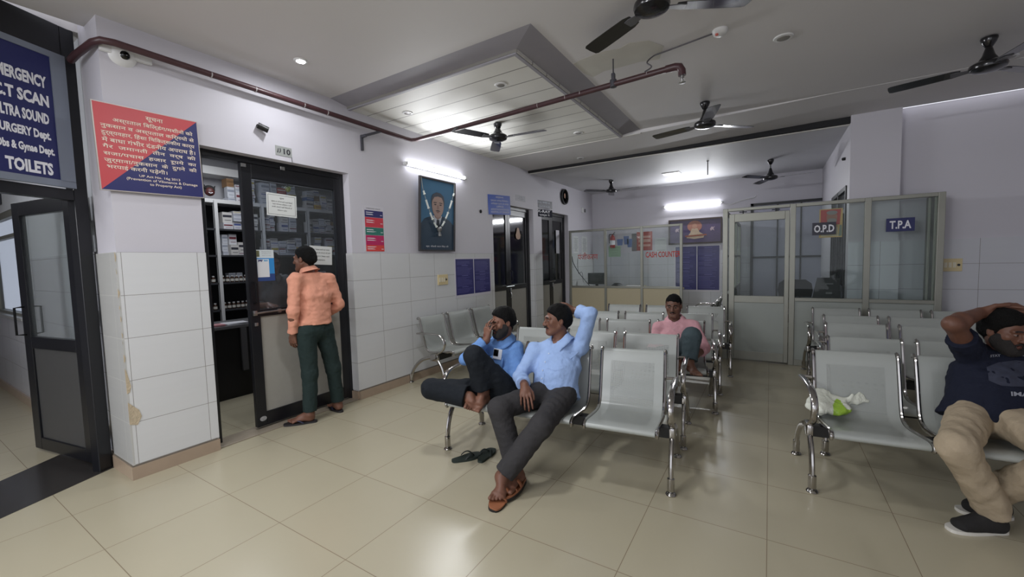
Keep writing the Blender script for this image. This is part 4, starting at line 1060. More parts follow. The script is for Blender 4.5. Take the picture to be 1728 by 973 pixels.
for k in range(5): lathe(b, [(.0, -.025), (.024, -.02), (.024, .02), (.0, .025)], (4.13+.29*math.cos(k*1.2566), 6.66+.29*math.sin(k*1.2566), .025), 10, axis=(math.sin(k*1.2566), -math.cos(k*1.2566), 0))
obj('castor', b, black_steel, t)
t = thing('cabin_desk', 'low desk inside the glass cabin carrying the black monitor', 'desk', (4.4, 5.95, 0))
b = nb(); box(b, 3.75, 4.63, 5.72, 6.32, .74, .77, bev=.004); obj('desk_top', b, wood, t)
b = nb(); box(b, 3.77, 3.80, 5.74, 6.3, 0, .74); box(b, 4.58, 4.61, 5.74, 6.3, 0, .74); obj('leg_panel', b, wood, t)
t = thing('monitor', 'black monitor seen from behind inside the glass cabin', 'monitor', (4.52, 6.0, .77))
b = nb(); prism(b, [(-.155, 0), (.145, 0), (.145, .30), (-.10, .30)], on_back(4.475, .84, 6.06), .03); box(b, 4.42, 4.56, 6.06, 6.075, .88, 1.05); obj('screen_back', b, mat('monitor_black', (0.075, .08, .09), .45), t)
b = nb(); box(b, 4.47, 4.55, 6.028, 6.031, 1.05, 1.065); box(b, 4.47, 4.54, 6.028, 6.031, .92, .945); obj('label_sticker', b, mat('label_grey', (0.45, .45, .46), .5), t)
b = nb(); box(b, 4.47, 4.53, 6.03, 6.05, .775, .86); box(b, 4.40, 4.60, 5.97, 6.12, .77, .78); obj('stand', b, black_steel, t)
# poster inside the cabin glass
t = thing('poster', 'red and yellow poster of a bearded man behind the O.P.D plate', 'poster', (4.465, 5.6, 1.85))
Mq = on_back(4.468, 1.85, 5.625); b = nb(); plate(b, Mq, .235, .36, .002); obj('sheet', b, mat('poster_yellow', (0.88, .72, .40), .5), t)
b = nb(); prism(b, [(-.105, -.02), (.09, -.02), (.10, .17), (-.105, .17)], Tr(Mq, 0, 0, .002), .0006); obj('red_field', b, mat('poster_bright_red', (0.78, .20, .17), .5), t)
b = nb(); prism(b, ell(.01, .07, .055, .075, 18), Tr(Mq, 0, 0, .003), .0006); obj('face', b, mat('poster_face', (0.68, .46, .36), .5), t)
b = nb(); prism(b, ell(.01, .025, .05, .035, 14), Tr(Mq, 0, 0, .0036), .0005); prism(b, ell(.01, .13, .056, .026, 14), Tr(Mq, 0, 0, .0036), .0005); obj('hair_and_beard', b, mat('poster_hair', (0.60, .57, .55), .5), t)
b = nb(); prism(b, [(-.10, -.165), (.08, -.165), (.07, -.05), (-.06, -.04)], Tr(Mq, 0, 0, .0026), .0006); obj('print_block', b, mat('poster_pale_yellow', (0.90, .84, .66), .5), t)
b = nb(); prism(b, [(.08, -.165), (.112, -.165), (.112, -.03), (.09, -.03)], Tr(Mq, 0, 0, .0026), .0006); obj('green_edge', b, mat('poster_lime', (0.55, .60, .50), .5), t)
b = nb(); lathe(b, [(.10, 0), (.10, .002), (.085, .002), (.085, 0)], (4.98, 5.58, 1.22), 24, axis=(0, -1, 0)); bpy.data.meshes; b.free()
# corridor notice boards
t = thing('notice_board', 'cream bordered board high on the corridor wall behind the open door', 'sign', (-3.6, 0.0, 2.35))
b = nb(); plate(b, on_back(-4.0, 2.50, .015), .55, .42, .01); obj('board', b, mat('letter_dark', (0, 0, 0)), t)
b = nb(); plate(b, on_back(-4.0, 2.50, .005), .47, .34, .002); obj('sheet', b, mat('board_cream', (0.74, .74, .66), .5), t)
# bolts on the right wall
for y, z in ((7.0, 2.6), (5.745, 0)): pass
b = nb(); lathe(b, [(.02, 0), (.02, .03), (.012, .04), (0, .042)], (4.66, 6.15, 2.72), 10, axis=(-1, 0, 0)); tag(obj('wall_plug', b, mat('plug_black', (0, 0, 0)), None, True), 'small dark plug on the far right wall above the black door', 'plug')
b = nb(); tube(b, [(2.9, 6.9, 3.095), (2.9, 6.9, 2.86)], .008, 8); lathe(b, [(.02, 0), (.02, -.01), (.008, -.012)], (2.9, 6.9, 3.095), 12)
tag(obj('ceiling_rod', b, mat('rod_dark', (0.22, .22, .23), .5), None, True), 'short bare rod hanging from the far ceiling beside the far fan', 'rod')
# ------------------------------------------------------------------ people: smooth implicit surfaces -> one mesh per body / garment
def V3(p): return np.array(p, dtype=np.float64)
def nrm(v):
    v = V3(v); return v/np.linalg.norm(v)

class Vol:
    def __init__(s, lo, hi, h):
        s.h = h; s.lo = V3(lo)-3*h; n = np.ceil((V3(hi)+3*h-s.lo)/h).astype(int)+1
        s.n = n; s.F = np.full(tuple(n), 0.5, dtype=np.float32)
        s.ax = [s.lo[i]+h*np.arange(n[i]) for i in range(3)]
    def win(s, lo, hi):
        a = [max(0, int((lo[i]-s.lo[i])/s.h)) for i in range(3)]; b = [min(s.n[i], int((hi[i]-s.lo[i])/s.h)+2) for i in range(3)]
        if any(b[i] <= a[i] for i in range(3)): return None
        sl = tuple(slice(a[i], b[i]) for i in range(3))
        X = s.ax[0][sl[0]][:, None, None]; Y = s.ax[1][sl[1]][None, :, None]; Z = s.ax[2][sl[2]][None, None, :]
        return sl, X, Y, Z
    def merge(s, sl, d, k, mode='add'):
        A = s.F[sl]; d = d.astype(np.float32)
        if mode == 'sub': A2, d2 = -A, d
        else: A2, d2 = A, d
        if k > 0:
            hh = np.maximum(k-np.abs(A2-d2), 0)/k; r = np.minimum(A2, d2)-hh*hh*k*0.25
        else: r = np.minimum(A2, d2)
        s.F[sl] = -r if mode == 'sub' else r
    def rc(s, a, b, ra, rb, k=0.02, mode='add', cap=None):
        """round cone; cap=(point, normal) trims it with a plane"""
        a, b = V3(a), V3(b); m = max(ra, rb)+max(k, .012)+.01
        w = s.win(np.minimum(a, b)-m, np.maximum(a, b)+m)
        if w is None: return
        sl, X, Y, Z = w; d = b-a; L2 = max(d @ d, 1e-9)
        t = np.clip(((X-a[0])*d[0]+(Y-a[1])*d[1]+(Z-a[2])*d[2])/L2, 0, 1)
        D_ = np.sqrt((X-a[0]-t*d[0])**2+(Y-a[1]-t*d[1])**2+(Z-a[2]-t*d[2])**2)-(ra+(rb-ra)*t)
        if cap is not None:
            p, n_ = V3(cap[0]), nrm(cap[1]); D_ = np.maximum(D_, (X-p[0])*n_[0]+(Y-p[1])*n_[1]+(Z-p[2])*n_[2])
        s.merge(sl, D_, k, mode)
    def ec(s, a, b, lat, a0, b0, a1, b1, k=0.03, mode='add'):
        """elliptic cone between a and b; lat = lateral axis, (a, b) = half width, half depth"""
        a, b = V3(a), V3(b); A = b-a; L = np.linalg.norm(A); A = A/L
        l = V3(lat); l = nrm(l-A*(l @ A)); dp = np.cross(A, l); m = max(a0, a1, b0, b1)+max(k, .012)+.01
        w = s.win(np.minimum(a, b)-m, np.maximum(a, b)+m)
        if w is None: return
        sl, X, Y, Z = w
        x, y, z = X-a[0], Y-a[1], Z-a[2]
        q = x*A[0]+y*A[1]+z*A[2]; t = np.clip(q/L, 0, 1); ql = x*l[0]+y*l[1]+z*l[2]; qd = x*dp[0]+y*dp[1]+z*dp[2]; qa = q-t*L
        ea = a0+(a1-a0)*t; eb = b0+(b1-b0)*t; mn = np.minimum(ea, eb)
        D_ = (np.sqrt((ql/ea)**2+(qd/eb)**2+(qa/mn)**2)-1)*mn
        s.merge(sl, D_, k, mode)
    def el(s, c, R, r, k=0.01, mode='add', clip=None):
        """ellipsoid, R rows = axes"""
        c = V3(c); m = max(r)+max(k, .012)+.01
        w = s.win(c-m, c+m)
        if w is None: return
        sl, X, Y, Z = w; x, y, z = X-c[0], Y-c[1], Z-c[2]
        q = [x*R[i][0]+y*R[i][1]+z*R[i][2] for i in range(3)]
        k0 = np.sqrt(sum((q[i]/r[i])**2 for i in range(3))); k1 = np.sqrt(sum((q[i]/r[i]**2)**2 for i in range(3)))+1e-9
        D_ = k0*(k0-1)/k1
        if clip is not None: D_ = np.maximum(D_, clip(*q))
        s.merge(sl, D_, k, mode)
    def plane_cut(s, p, n_, rad=None):
        """keep the side where (x-p).n < 0"""
        p = V3(p); n_ = nrm(n_)
        if rad is None: lo, hi = s.lo, s.lo+s.n*s.h
        else: lo, hi = p-rad, p+rad
        w = s.win(lo, hi)
        if w is None: return
        sl, X, Y, Z = w
        d = ((X-p[0])*n_[0]+(Y-p[1])*n_[1]+(Z-p[2])*n_[2])
        if rad is not None: d = np.where((X-p[0])**2+(Y-p[1])**2+(Z-p[2])**2 < rad*rad, d, -1.0)
        s.F[sl] = np.maximum(s.F[sl], d.astype(np.float32))
    def wrinkle(s, amp, seed, f0=28, f1=75, n=7, stretch=(1, 1, 1)):
        r = np.random.RandomState(seed); I = np.nonzero(np.abs(s.F) < 0.02)
        P = np.stack([s.ax[i][I[i]] for i in range(3)], 1); v = np.zeros(len(P))
        for i in range(n):
            d = r.randn(3)*np.array(stretch); d /= np.linalg.norm(d); f = r.uniform(f0, f1)
            ph = r.uniform(0, 6.28); e = r.randn(3); e /= np.linalg.norm(e)
            v += np.sin(P @ d*f+ph+1.4*np.sin(P @ e*f*.45+ph*2))/n
        s.F[I] += (amp*1.8*v).astype(np.float32)
    def mesh(s, name):
        F = s.F; ins = F < 0; nx, ny, nz = F.shape
        c = np.zeros((nx-1, ny-1, nz-1), np.int8)
        for dx in (0, 1):
            for dy in (0, 1):
                for dz in (0, 1): c += ins[dx:nx-1+dx, dy:ny-1+dy, dz:nz-1+dz]
        mask = (c > 0) & (c < 8); I = np.argwhere(mask); n = len(I)
        vid = np.full(mask.shape, -1, np.int32); vid[mask] = np.arange(n)
        acc = np.zeros((n, 3)); cnt = np.zeros(n)
        for ax in range(3):
            o1, o2 = [a for a in range(3) if a != ax]
            for u in (0, 1):
                for v in (0, 1):
                    o = np.zeros(3, int); o[o1] = u; o[o2] = v; e = o.copy(); e[ax] = 1
                    A = I+o; B = I+e
                    fa = F[A[:, 0], A[:, 1], A[:, 2]].astype(float); fb = F[B[:, 0], B[:, 1], B[:, 2]].astype(float)
                    m = (fa < 0) != (fb < 0); t = np.where(m, fa/np.where(m, fa-fb, 1), 0)
                    p = np.tile(o.astype(float), (n, 1)); p[:, ax] = t
                    acc[m] += p[m]; cnt[m] += 1
        P = s.lo+s.h*(I+acc/cnt[:, None])
        Q = []
        for ax in range(3):
            o1, o2 = [(1, 2), (2, 0), (0, 1)][ax]
            sa = [slice(None)]*3; sb = [slice(None)]*3; sa[ax] = slice(0, -1); sb[ax] = slice(1, None)
            ch = ins[tuple(sa)] != ins[tuple(sb)]; E = np.argwhere(ch)
            E = E[(E[:, o1] > 0) & (E[:, o2] > 0) & (E[:, o1] < F.shape[o1]-1) & (E[:, o2] < F.shape[o2]-1)]
            flip = ins[E[:, 0], E[:, 1], E[:, 2]]
            def cell(a, b_):
                K = E.copy(); K[:, o1] -= a; K[:, o2] -= b_; return vid[K[:, 0], K[:, 1], K[:, 2]]
            q = np.stack([cell(1, 1), cell(0, 1), cell(0, 0), cell(1, 0)], 1)
            q[~flip] = q[~flip][:, ::-1]; Q.append(q)
        Q = np.concatenate(Q); Q = Q[(Q >= 0).all(1)]
        me = bpy.data.meshes.new(name)
        me.vertices.add(len(P)); me.vertices.foreach_set('co', P.astype(np.float32).ravel())
        me.loops.add(len(Q)*4); me.loops.foreach_set('vertex_index', Q.astype(np.int32).ravel())
        me.polygons.add(len(Q)); me.polygons.foreach_set('loop_start', np.arange(0, len(Q)*4, 4, dtype=np.int32)); me.polygons.foreach_set('loop_total', np.full(len(Q), 4, np.int32))
        me.polygons.foreach_set('use_smooth', np.ones(len(Q), bool))
        me.update(calc_edges=True)
        return me, P[Q].mean(1)

def vobj(vol, name, mats, parent, local_inv, fmat=None, min_piece=60):
    me, ctr = vol.mesh(name)
    if fmat is not None: me.polygons.foreach_set('material_index', fmat(ctr).astype(np.int32))
    me.transform(local_inv)
    b = bmesh.new(); b.from_mesh(me)                     # drop stray crumbs, keep one continuous piece
    seen = set(); comps = []
    b.verts.ensure_lookup_table()
    for v in b.verts:
        if v.index in seen: continue
        st = [v]; seen.add(v.index); cc = []
        while st:
            x = st.pop(); cc.append(x)
            for e in x.link_edges:
                y = e.other_vert(x)
                if y.index not in seen: seen.add(y.index); st.append(y)
        comps.append(cc)
    comps.sort(key=len, reverse=True)
    for cc in comps[1:]:
        if len(cc) < min_piece or name == 'person': bmesh.ops.delete(b, geom=cc, context='VERTS')
    b.to_mesh(me); b.free()
    o = bpy.data.objects.new(name, me); COL.objects.link(o)
    for m in (mats if isinstance(mats, (list, tuple)) else [mats]): me.materials.append(m)
    if parent is not None: o.parent = parent
    return o

def ax3(f, u):
    f = nrm(f); u = V3(u); u = nrm(u-f*(u @ f)); r = np.cross(f, u)      # right-hand side of the figure
    return np.array([r, f, u])

def head_pts(H, R):
    return lambda r, f, u: H+r*R[0]+f*R[1]+u*R[2]

def add_head(v, H, R, neck, S=1.0, nose=1.0, jaw=1.0):
    P = head_pts(H, R*S); r_ = lambda *q: tuple(x*S for x in q)
    v.el(P(0, -.014, .038), R, r_(.074, .094, .086), .0)
    v.el(P(0, .030, -.030), R, r_(.060*jaw, .062, .086), .03*S)
    for sx in (-1, 1):
        v.rc(P(sx*.054*jaw, .0, -.045), P(sx*.020, .066, -.092), .020*S, .020*S, .03*S)
        v.rc(P(sx*.050, .062, -.012), P(sx*.046, .045, -.03), .018*S, .018*S, .02*S)     # cheekbone
        v.rc(P(sx*.012, .090, .028), P(sx*.045, .078, .026), .011*S, .010*S, .015*S)     # brow ridge
    v.rc(P(-.014, .074, -.094), P(.014, .074, -.094), .020*S, .020*S, .02*S)
    for sx in (-1, 1): v.el(P(sx*.031, .094, .008), R, r_(.018, .014, .011), .012*S, 'sub')
    for sx in (-1, 1): v.el(P(sx*.031, .078, .007), R, r_(.0135, .0125, .0115), .002*S)
    v.rc(P(0, .090, .016), P(0, .112*nose, -.026), .009*S, .0125*S, .010*S)
    for sx in (-1, 1): v.el(P(sx*.0125, .099, -.028), R, r_(.009, .011, .009), .006*S)
    v.el(P(0, .089, -.0545), R, r_(.023, .011, .0065), .004*S); v.el(P(0, .087, -.066), R, r_(.020, .012, .0075), .004*S)
    v.rc(P(-.026, .091, -.0602), P(.026, .091, -.0602), .0026*S, .0026*S, .003*S, 'sub')
    for sx in (-1, 1):
        v.el(P(sx*.077, -.006, .0), R, r_(.011, .019, .031), .008*S); v.el(P(sx*.086, .0, .002), R, r_(.005, .010, .018), .004*S, 'sub')
    v.rc(P(0, -.018, -.055), V3(neck), .052*S, .056*S, .02*S)

def face_mats(H, R, S=1.0):
    """0 skin, 1 lips, 2 eye white, 3 dark (iris, brow)"""
    def fn(C):
        q = (C-H) @ R.T/S; r, f, u = q[:, 0], q[:, 1], q[:, 2]; out = np.zeros(len(C), int)
        front = f > .05
        out[front & (np.abs(r) < .024) & (np.abs(u+.0603) < .0115-.010*(np.abs(r)/.024)**2) & (f > .080)] = 1
        e = front & (((np.abs(r)-.031)/.0135)**2+((u-.0062)/.0040)**2 < 1); out[e] = 2
        out[front & ((np.abs(r)-.031)**2+(u-.0065)**2 < .0060**2) & (np.abs(u-.0062) < .0046)] = 3
        out[front & (np.abs(r) > .012) & (np.abs(r) < .050) & (np.abs(u-(.0285+.002-.10*np.maximum(np.abs(r)-.035, 0)*2)) < .0042)] = 3
        return out
    return fn

def add_hand(v, W, d, pn, side, curl=(.35, .35, .4, .45), spread=.10, thumb=.5, S=1.0, bend=None):
    """W wrist, d towards the fingers, pn palm normal (the way the palm faces), side = +1 if the thumb lies at d x pn"""
    d = nrm(d); pn = V3(pn); pn = nrm(pn-d*(pn @ d)); s = np.cross(d, pn)*side
    K = []
    for i in range(4):
        off = (.030-.0205*i)*S
        b0 = V3(W)+d*.018*S+s*off*.55; b1 = V3(W)+d*(.088-(.004, 0, .003, .010)[i])*S+s*off*1.02-pn*.003*S
        v.rc(b0, b1, .0135*S, .0115*S, .010*S); K.append((b1, off))
    v.rc(V3(W), V3(W)+d*.05*S, .024*S, .020*S, .02*S)
    for i, (b, off) in enumerate(K):
        L = (.042, .047, .043, .033)[i]*S; c = curl[i]; dd = nrm(d+s*spread*(1.5-i)/1.5); p = b; a = c*.7; r = (.0088, .0090, .0086, .0076)[i]*S
        for k, fr in enumerate((1.0, .66, .52)):
            q = p+(dd*math.cos(a)+pn*math.sin(a))*L*fr
            v.rc(p, q, r*(1-.10*k), r*(1-.10*(k+1)), .0035*S); p = q; a += c*(1.15 if k == 0 else .8)
    t0 = V3(W)+d*.028*S+s*.026*S+pn*.006*S; t1 = t0+(d*.62+s*.62*(1-.4*thumb)+pn*.35*thumb)*.042*S; t2 = t1+(d*.86+s*.25*(1-thumb)+pn*.42*thumb)*.032*S; t3 = t2+(d*.9+s*.0+pn*.45*thumb)*.024*S
    v.rc(t0, t1, .0165*S, .0115*S, .012*S); v.rc(t1, t2, .0112*S, .0102*S, .004*S); v.rc(t2, t3, .0102*S, .0085*S, .004*S)

def add_foot(v, ank, heel, toe, up=(0, 0, 1), big=1, S=1.0):
    """bare foot; heel and toe are points on the sole; big = +1 if the big toe lies at d x up"""
    heel, toe, ank = V3(heel), V3(toe), V3(ank); d = nrm(toe-heel); up = V3(up); up = nrm(up-d*(up @ d)); s = np.cross(d, up)*big; L = np.linalg.norm(toe-heel)
    v.rc(heel+d*.032+up*.030, heel+d*.045+up*.028, .031*S, .029*S, .015)
    v.rc(ank, heel+d*.040+up*.034, .036*S, .033*S, .025)
    v.rc(ank+d*.012, heel+d*L*.55+up*.040, .034*S, .024*S, .03)
    v.ec(heel+d*.05+up*.027, heel+d*(L-.062)+up*.020, s, .030*S, .026*S, .044*S, .019*S, .02)
    for sx in (-1, 1): v.el(ank+s*sx*.030-up*.004, ax3(d, up), (.012, .014, .014), .012)
    for i in range(5):
        o = (.030-.0165*i)*S; l = (.056, .056, .050, .043, .035)[i]*S; r = (.0125, .0098, .0092, .0086, .0082)[i]*S
        b = heel+d*(L-.062-.004*i)+s*o+up*.016; e = heel+d*(L-.062-.006*i+l-.010)+s*(o*1.12)+up*(r+.001)
        v.rc(b, e, r*1.12, r, .005)

def mats_skin(tone):
    k = '%d' % int(tone[0]*1000)
    return [mat('skin_'+k, tone, 0.48, noise=.10, nscale=22, bump=.12, bscale=220, spec=.4), mat('lips_'+k, (tone[0]*.88, tone[1]*.72, tone[2]*.74), 0.45),
            mat('eye_white', (0.46, .42, .40), .3), mat('eye_dark', (0.055, .045, .045), .35)]
hair_m = mat('black_hair', (0.03, .028, .028), 0.75, noise=.5, nscale=60, bump=.9, bscale=160, spec=.2)
beard_m = mat('short_beard', (0.10, .08, .075), 0.7, noise=.5, nscale=120, bump=.6, bscale=260)

def sstep(x, a, b):
    t = np.clip((x-a)/(b-a), 0, 1); return t*t*(3-2*t)

def local(v, H, R, S):
    X = v.ax[0][:, None, None]-H[0]; Y = v.ax[1][None, :, None]-H[1]; Z = v.ax[2][None, None, :]-H[2]
    return [(X*R[i][0]+Y*R[i][1]+Z*R[i][2])/S for i in range(3)]

def add_hair(lo_hi, H, R, S=1.0, thick=.012, front=.066, side=.012, back=-.060, amp=.003, seed=1, h=.0045, quiff=0.0, skew=0.0):
    """hair that swells out of the scalp above the hairline"""
    v = Vol(H-.16*S, H+.16*S+np.array([0, 0, .02]), h); P = head_pts(H, R*S)
    v.el(P(0, -.014, .038), R, (.074*S, .094*S, .086*S), 0)
    v.rc(P(0, -.060, -.01), P(0, -.045, -.055), .048*S, .045*S, .03)
    r, f, u = local(v, H, R, S)
    lim = np.interp(f, [-.11, -.06, -.03, -.006, .012, .03, .052, .070, .10], [back, back, back+.012, side-.002, side-.030, side+.022, front-.016, front, front+.004])+skew*r
    off = -.006+(thick+.006)*sstep(u-lim, -.004, .022)+quiff*sstep(u, .07, .11)*sstep(f, -.02, .05)
    v.F = (v.F-off*S).astype(np.float32)
    v.wrinkle(amp, seed, 90, 230, 10); return v

def add_beard(H, R, S=1.0, thick=.006, cheek=-.028, seed=3, moust=True, chin=True, h=.0042):
    v = Vol(H-.15*S, H+.12*S, h); P = head_pts(H, R*S)
    if chin:
        v.el(P(0, .030, -.030), R, (.060*S, .062*S, .086*S), 0)
        v.rc(P(-.014, .074, -.094), P(.014, .074, -.094), .020*S, .020*S, .02*S)
        for sx in (-1, 1): v.rc(P(sx*.054, .0, -.045), P(sx*.020, .066, -.092), .020*S, .020*S, .03*S)
        r, f, u = local(v, H, R, S); r = np.abs(r)
        lim = np.interp(r, [0, .018, .028, .05, .062, .08], [-.074, -.072, -.050, cheek, cheek+.03, cheek+.05])
        off = -.006+(thick+.006)*sstep(lim-u, -.004, .012)*sstep(f, -.012, .006)
        v.F = (v.F-off*S).astype(np.float32)
    if moust:
        for sx in (-1, 1): v.rc(P(sx*.003, .0985, -.0455), P(sx*.027, .0885, -.056), .0060*S, .0045*S, .003)
    v.wrinkle(.0012, seed, 150, 320, 8); return v

def limbs(v, J, seq, k=.03, cap=None):
    for (a, b, ra, rb) in seq: v.rc(J[a], J[b], ra, rb, k)

def bounds(pts, pad): 
    A = np.array([V3(p) for p in pts]); return A.min(0)-pad, A.max(0)+pad
def unit(a, b): return nrm(V3(b)-V3(a))

def torso(v, J, off, w=1.0, d=1.0, belly=0.0, low=0.0, flare=0.0):
    pel, ch, nk = V3(J['pel']), V3(J['chest']), V3(J['neck'])
    Lp = V3(J['hipR'])-V3(J['hipL']); Lc = V3(J['shR'])-V3(J['shL']); Lp = nrm(Lp); Lc = nrm(Lc); Lm = nrm(Lp+Lc)
    wa = pel*.48+ch*.52
    if belly:
        f = np.cross(nrm(ch-pel), Lm); wa = wa+f*belly*.6*J.get('fs', 1)
    p0 = pel-nrm(ch-pel)*low
    v.ec(p0, wa, Lm, (.152+off+flare)*w, (.112+off+flare)*d, (.142+off+flare*.5)*w, (.106+off+belly*.5+flare*.5)*d, .03)
    v.ec(wa, ch, Lm, (.142+off)*w, (.106+off+belly*.5)*d, (.160+off)*w, (.112+off)*d, .04)
    up = ch*.30+nk*.70
    v.ec(ch, up, Lc, (.160+off)*w, (.112+off)*d, (.115+off)*w, (.078+off)*d, .04)
    for s in ('R', 'L'):
        sh = V3(J['sh'+s]); v.rc(nk-(nk-ch)*.10, sh, .042+off, .042+off, .03); v.rc(ch*.6+nk*.4, sh, .06+off, .042+off, .04)

def collar_bm(J, Hn, fd, base):
    """turned-down shirt collar: a strip round the neck with two points at the throat"""
    nk = V3(J['neck']); n_ = nrm(Hn-nk); fd = V3(fd); fd = nrm(fd-n_*(fd @ n_)); lat = np.cross(fd, n_)
    b = nb(); rows = []
    N_ = 26
    for k in range(N_+1):
        a = math.radians(14+332*k/N_); c = math.cos(a); s_ = math.sin(a)      # 0 = throat
        fr = max(0, c); e = min(k, N_-k)/N_
        r = .060; hi = .054-.050*fr**1.5
        lo = .014-.050*fr-(.034 if e < .045 else .016*max(0, 1-e*7))
        def P(rr, h): return nk+fd*c*rr+lat*s_*rr*1.06+n_*h
        rows.append([P(r-.003, hi-.03), P(r, hi), P(r+.006, hi+.003), P(r+.026+.010*fr, lo*.5+hi*.25), P(r+.040+.016*fr, lo)])
    V = [[b.verts.new(tuple(p-V3(base))) for p in r] for r in rows]
    for r0, r1 in zip(V, V[1:]):
        for i in range(4): b.faces.new((r0[i], r1[i], r1[i+1], r0[i+1]))
    bmesh.ops.recalc_face_normals(b, faces=b.faces); b.normal_update()
    vs = list(b.verts); fs = list(b.faces); mp = {v: b.verts.new(v.co-v.normal*.003) for v in vs}
    rim = [e for e in b.edges if len(e.link_faces) == 1]
    for f in fs: b.faces.new([mp[v] for v in f.verts][::-1])
    for e in rim: b.faces.new((e.verts[0], e.verts[1], mp[e.verts[1]], mp[e.verts[0]]))
    bmesh.ops.recalc_face_normals(b, faces=b.faces)
    return b

def person(label, J, hf, hu=(0, 0, 1), tone=(.45, .31, .25), S=.95, H=None, base=None, hands={}, feet={}, shirt=None, trousers=None, hair={}, beard=None, dims=(1, 1, 0), jaw=1.0, seed=1, bodyres=.0046, group=None):
    J = {k: (V3(p) if not np.isscalar(p) else p) for k, p in J.items()}
    R = ax3(hf, hu); H = V3(J['head']); nk = J['neck']; w, d, belly = dims
    pts = [p for p in J.values() if not np.isscalar(p)]
    lo, hi = bounds(pts, .22); lo[2] = max(lo[2], -.02)
    base = V3(base if base is not None else (J['pel'][0], J['pel'][1], 0)); LI = Matrix.Translation(Vector(-base))
    # --- body
    v = Vol(lo, hi, bodyres)
    torso(v, J, -.014, w, d, belly)
    add_head(v, H, R, nk-(nk-J['chest'])*.05, S, jaw=jaw)
    for s in ('R', 'L'):
        sh, el, wr, hp, kn, an = (J[a+s] for a in ('sh', 'el', 'wr', 'hip', 'kn', 'an'))
        am = J.get('arm', 1.0)
        v.rc(sh, el, .044*am, .036*am, .02); v.rc(el, el+(wr-el)*.3, .037*am, .038*am, .02); v.rc(el+(wr-el)*.3, wr, .038*am, .026*am, .02)
        v.rc(hp, kn, .070, .050, .03); v.rc(kn, kn+(an-kn)*.35, .050, .050, .02); v.rc(kn+(an-kn)*.35, an, .050, .036, .02)
        if s in hands: add_hand(v, wr, **hands[s])
        if s in feet: add_foot(v, an, **feet[s])
    me, ctr = v.mesh('person')
    root = vobj(v, 'person', mats_skin(tone), None, LI, face_mats(H, R, S))
    root.location = Vector(base); bpy.data.meshes.remove(me)
    tag(root, label, 'person')
    # --- trousers
    if trousers:
        T = trousers; v = Vol(lo, hi, .0062)
        pel, ch = J['pel'], J['chest']; Lp = nrm(J['hipR']-J['hipL']); A = nrm(ch-pel)
        v.ec(pel-A*.02, pel+A*.10, Lp, .160*w, .118*d, .152*w, .112*d+belly*.3, .03)
        th, kr, hr = T.get('r', (.088, .066, .064))
        for s in ('R', 'L'):
            hp, kn, an = J['hip'+s], J['kn'+s], J['an'+s]
            v.rc(hp, kn, th, kr, .035)
            e = an-(an-kn)*T.get('hem', .10); dn = unit(kn, an)
            v.rc(kn, an, kr, hr, .03, cap=(e, dn))
        v.plane_cut(pel+A*.125, A, .26) if T.get('cut', True) else None
        v.wrinkle(T.get('amp', .0035), seed+5, 22, 70, 8); v.wrinkle(.0024, seed+6, 70, 160, 9)
        for s in ('R', 'L'):     # folds gathering at knee and hem
            kn, an = J['kn'+s], J['an'+s]; dn = unit(kn, an); u = nrm(np.cross(dn, (0.3, 0.5, 0.8)))
            for k in range(T.get('folds', 3)):
                q = an-(an-kn)*(T.get('hem', .10)+.03+.05*k); rr = hr-.004
                v.rc(q+u*rr*.7+np.cross(dn, u)*rr*.5, q-dn*.012-u*rr*.4+np.cross(dn, u)*rr*.9, .010, .008, .012)
        vobj(v, 'trousers', T['mat'], root, LI, min_piece=600)
    # --- shirt
    if shirt:
        T = shirt; v = Vol(lo, hi, .0062)
        torso(v, J, T.get('off', .004), w, d, belly, low=T.get('low', .0), flare=T.get('flare', .014))
        pel, ch = J['pel'], J['chest']; A = nrm(ch-pel)
        hemp = pel+A*T.get('hem', .0); hn = -A+V3(T.get('hemtilt', (0, 0, 0)))
        v.plane_cut(hemp, hn)
        n_ = nrm(H-nk)
        if T.get('collar', True):
            v.rc(nk+n_*.01, nk+n_*.12, .058, .062, .01, 'sub')
            fd = nrm(T['front'])
            v.rc(nk+fd*.050+n_*.03, nk+fd*.105-n_*.030, .034, .008, .012, 'sub')
        else:
            v.rc(nk+n_*.0, nk+n_*.12, .064, .068, .01, 'sub')
        for s in ('R', 'L'):
            sh, el, wr = J['sh'+s], J['el'+s], J['wr'+s]; L = T.get('sleeve'+s, T.get('sleeve', .9)); rr = T.get('sr', (.062, .054, .047))
            if L <= 0:      # short sleeve; L = -fraction of the upper arm
                e = sh+(el-sh)*(-L); v.rc(sh, el, rr[0], rr[1], .03, cap=(e, unit(sh, el)))
            else:
                e = el+(wr-el)*L; dn = unit(el, wr)
                v.rc(sh, el, rr[0], rr[1], .035); v.rc(el, wr, rr[1], rr[2], .02, cap=(e, dn))
                v.rc(e-dn*.045, e, rr[1]+(rr[2]-rr[1])*L+.003, rr[1]+(rr[2]-rr[1])*L+.005, .003, cap=(e, dn))    # cuff
        v.wrinkle(T.get('amp', .0045), seed, 25, 75, 8); v.wrinkle(.0030, seed+1, 70, 170, 9, T.get('st', (1, 1, 1)))
        sho = vobj(v, 'shirt', T['mat'], root, LI, min_piece=1500)
        if T.get('collar', True): obj('collar', collar_bm(J, H, T['front'], base), T['mat'], sho, 'all', local=True)
    else: sho = None
    # --- hair and beard
    hv = add_hair(0, H, R, S, **hair); vobj(hv, 'hair', hair_m, root, LI)
    if beard is not None:
        bv = add_beard(H, R, S, **beard); vobj(bv, 'beard', beard_m, root, LI, min_piece=20)
    root['_base'] = 0; del root['_base']
    return root, J, R, H, base, sho

def child(name, bm, m, root, base, smooth=True):
    bm.transform(Matrix.Translation(Vector(-V3(base)))); return obj(name, bm, m, root, smooth, local=True)

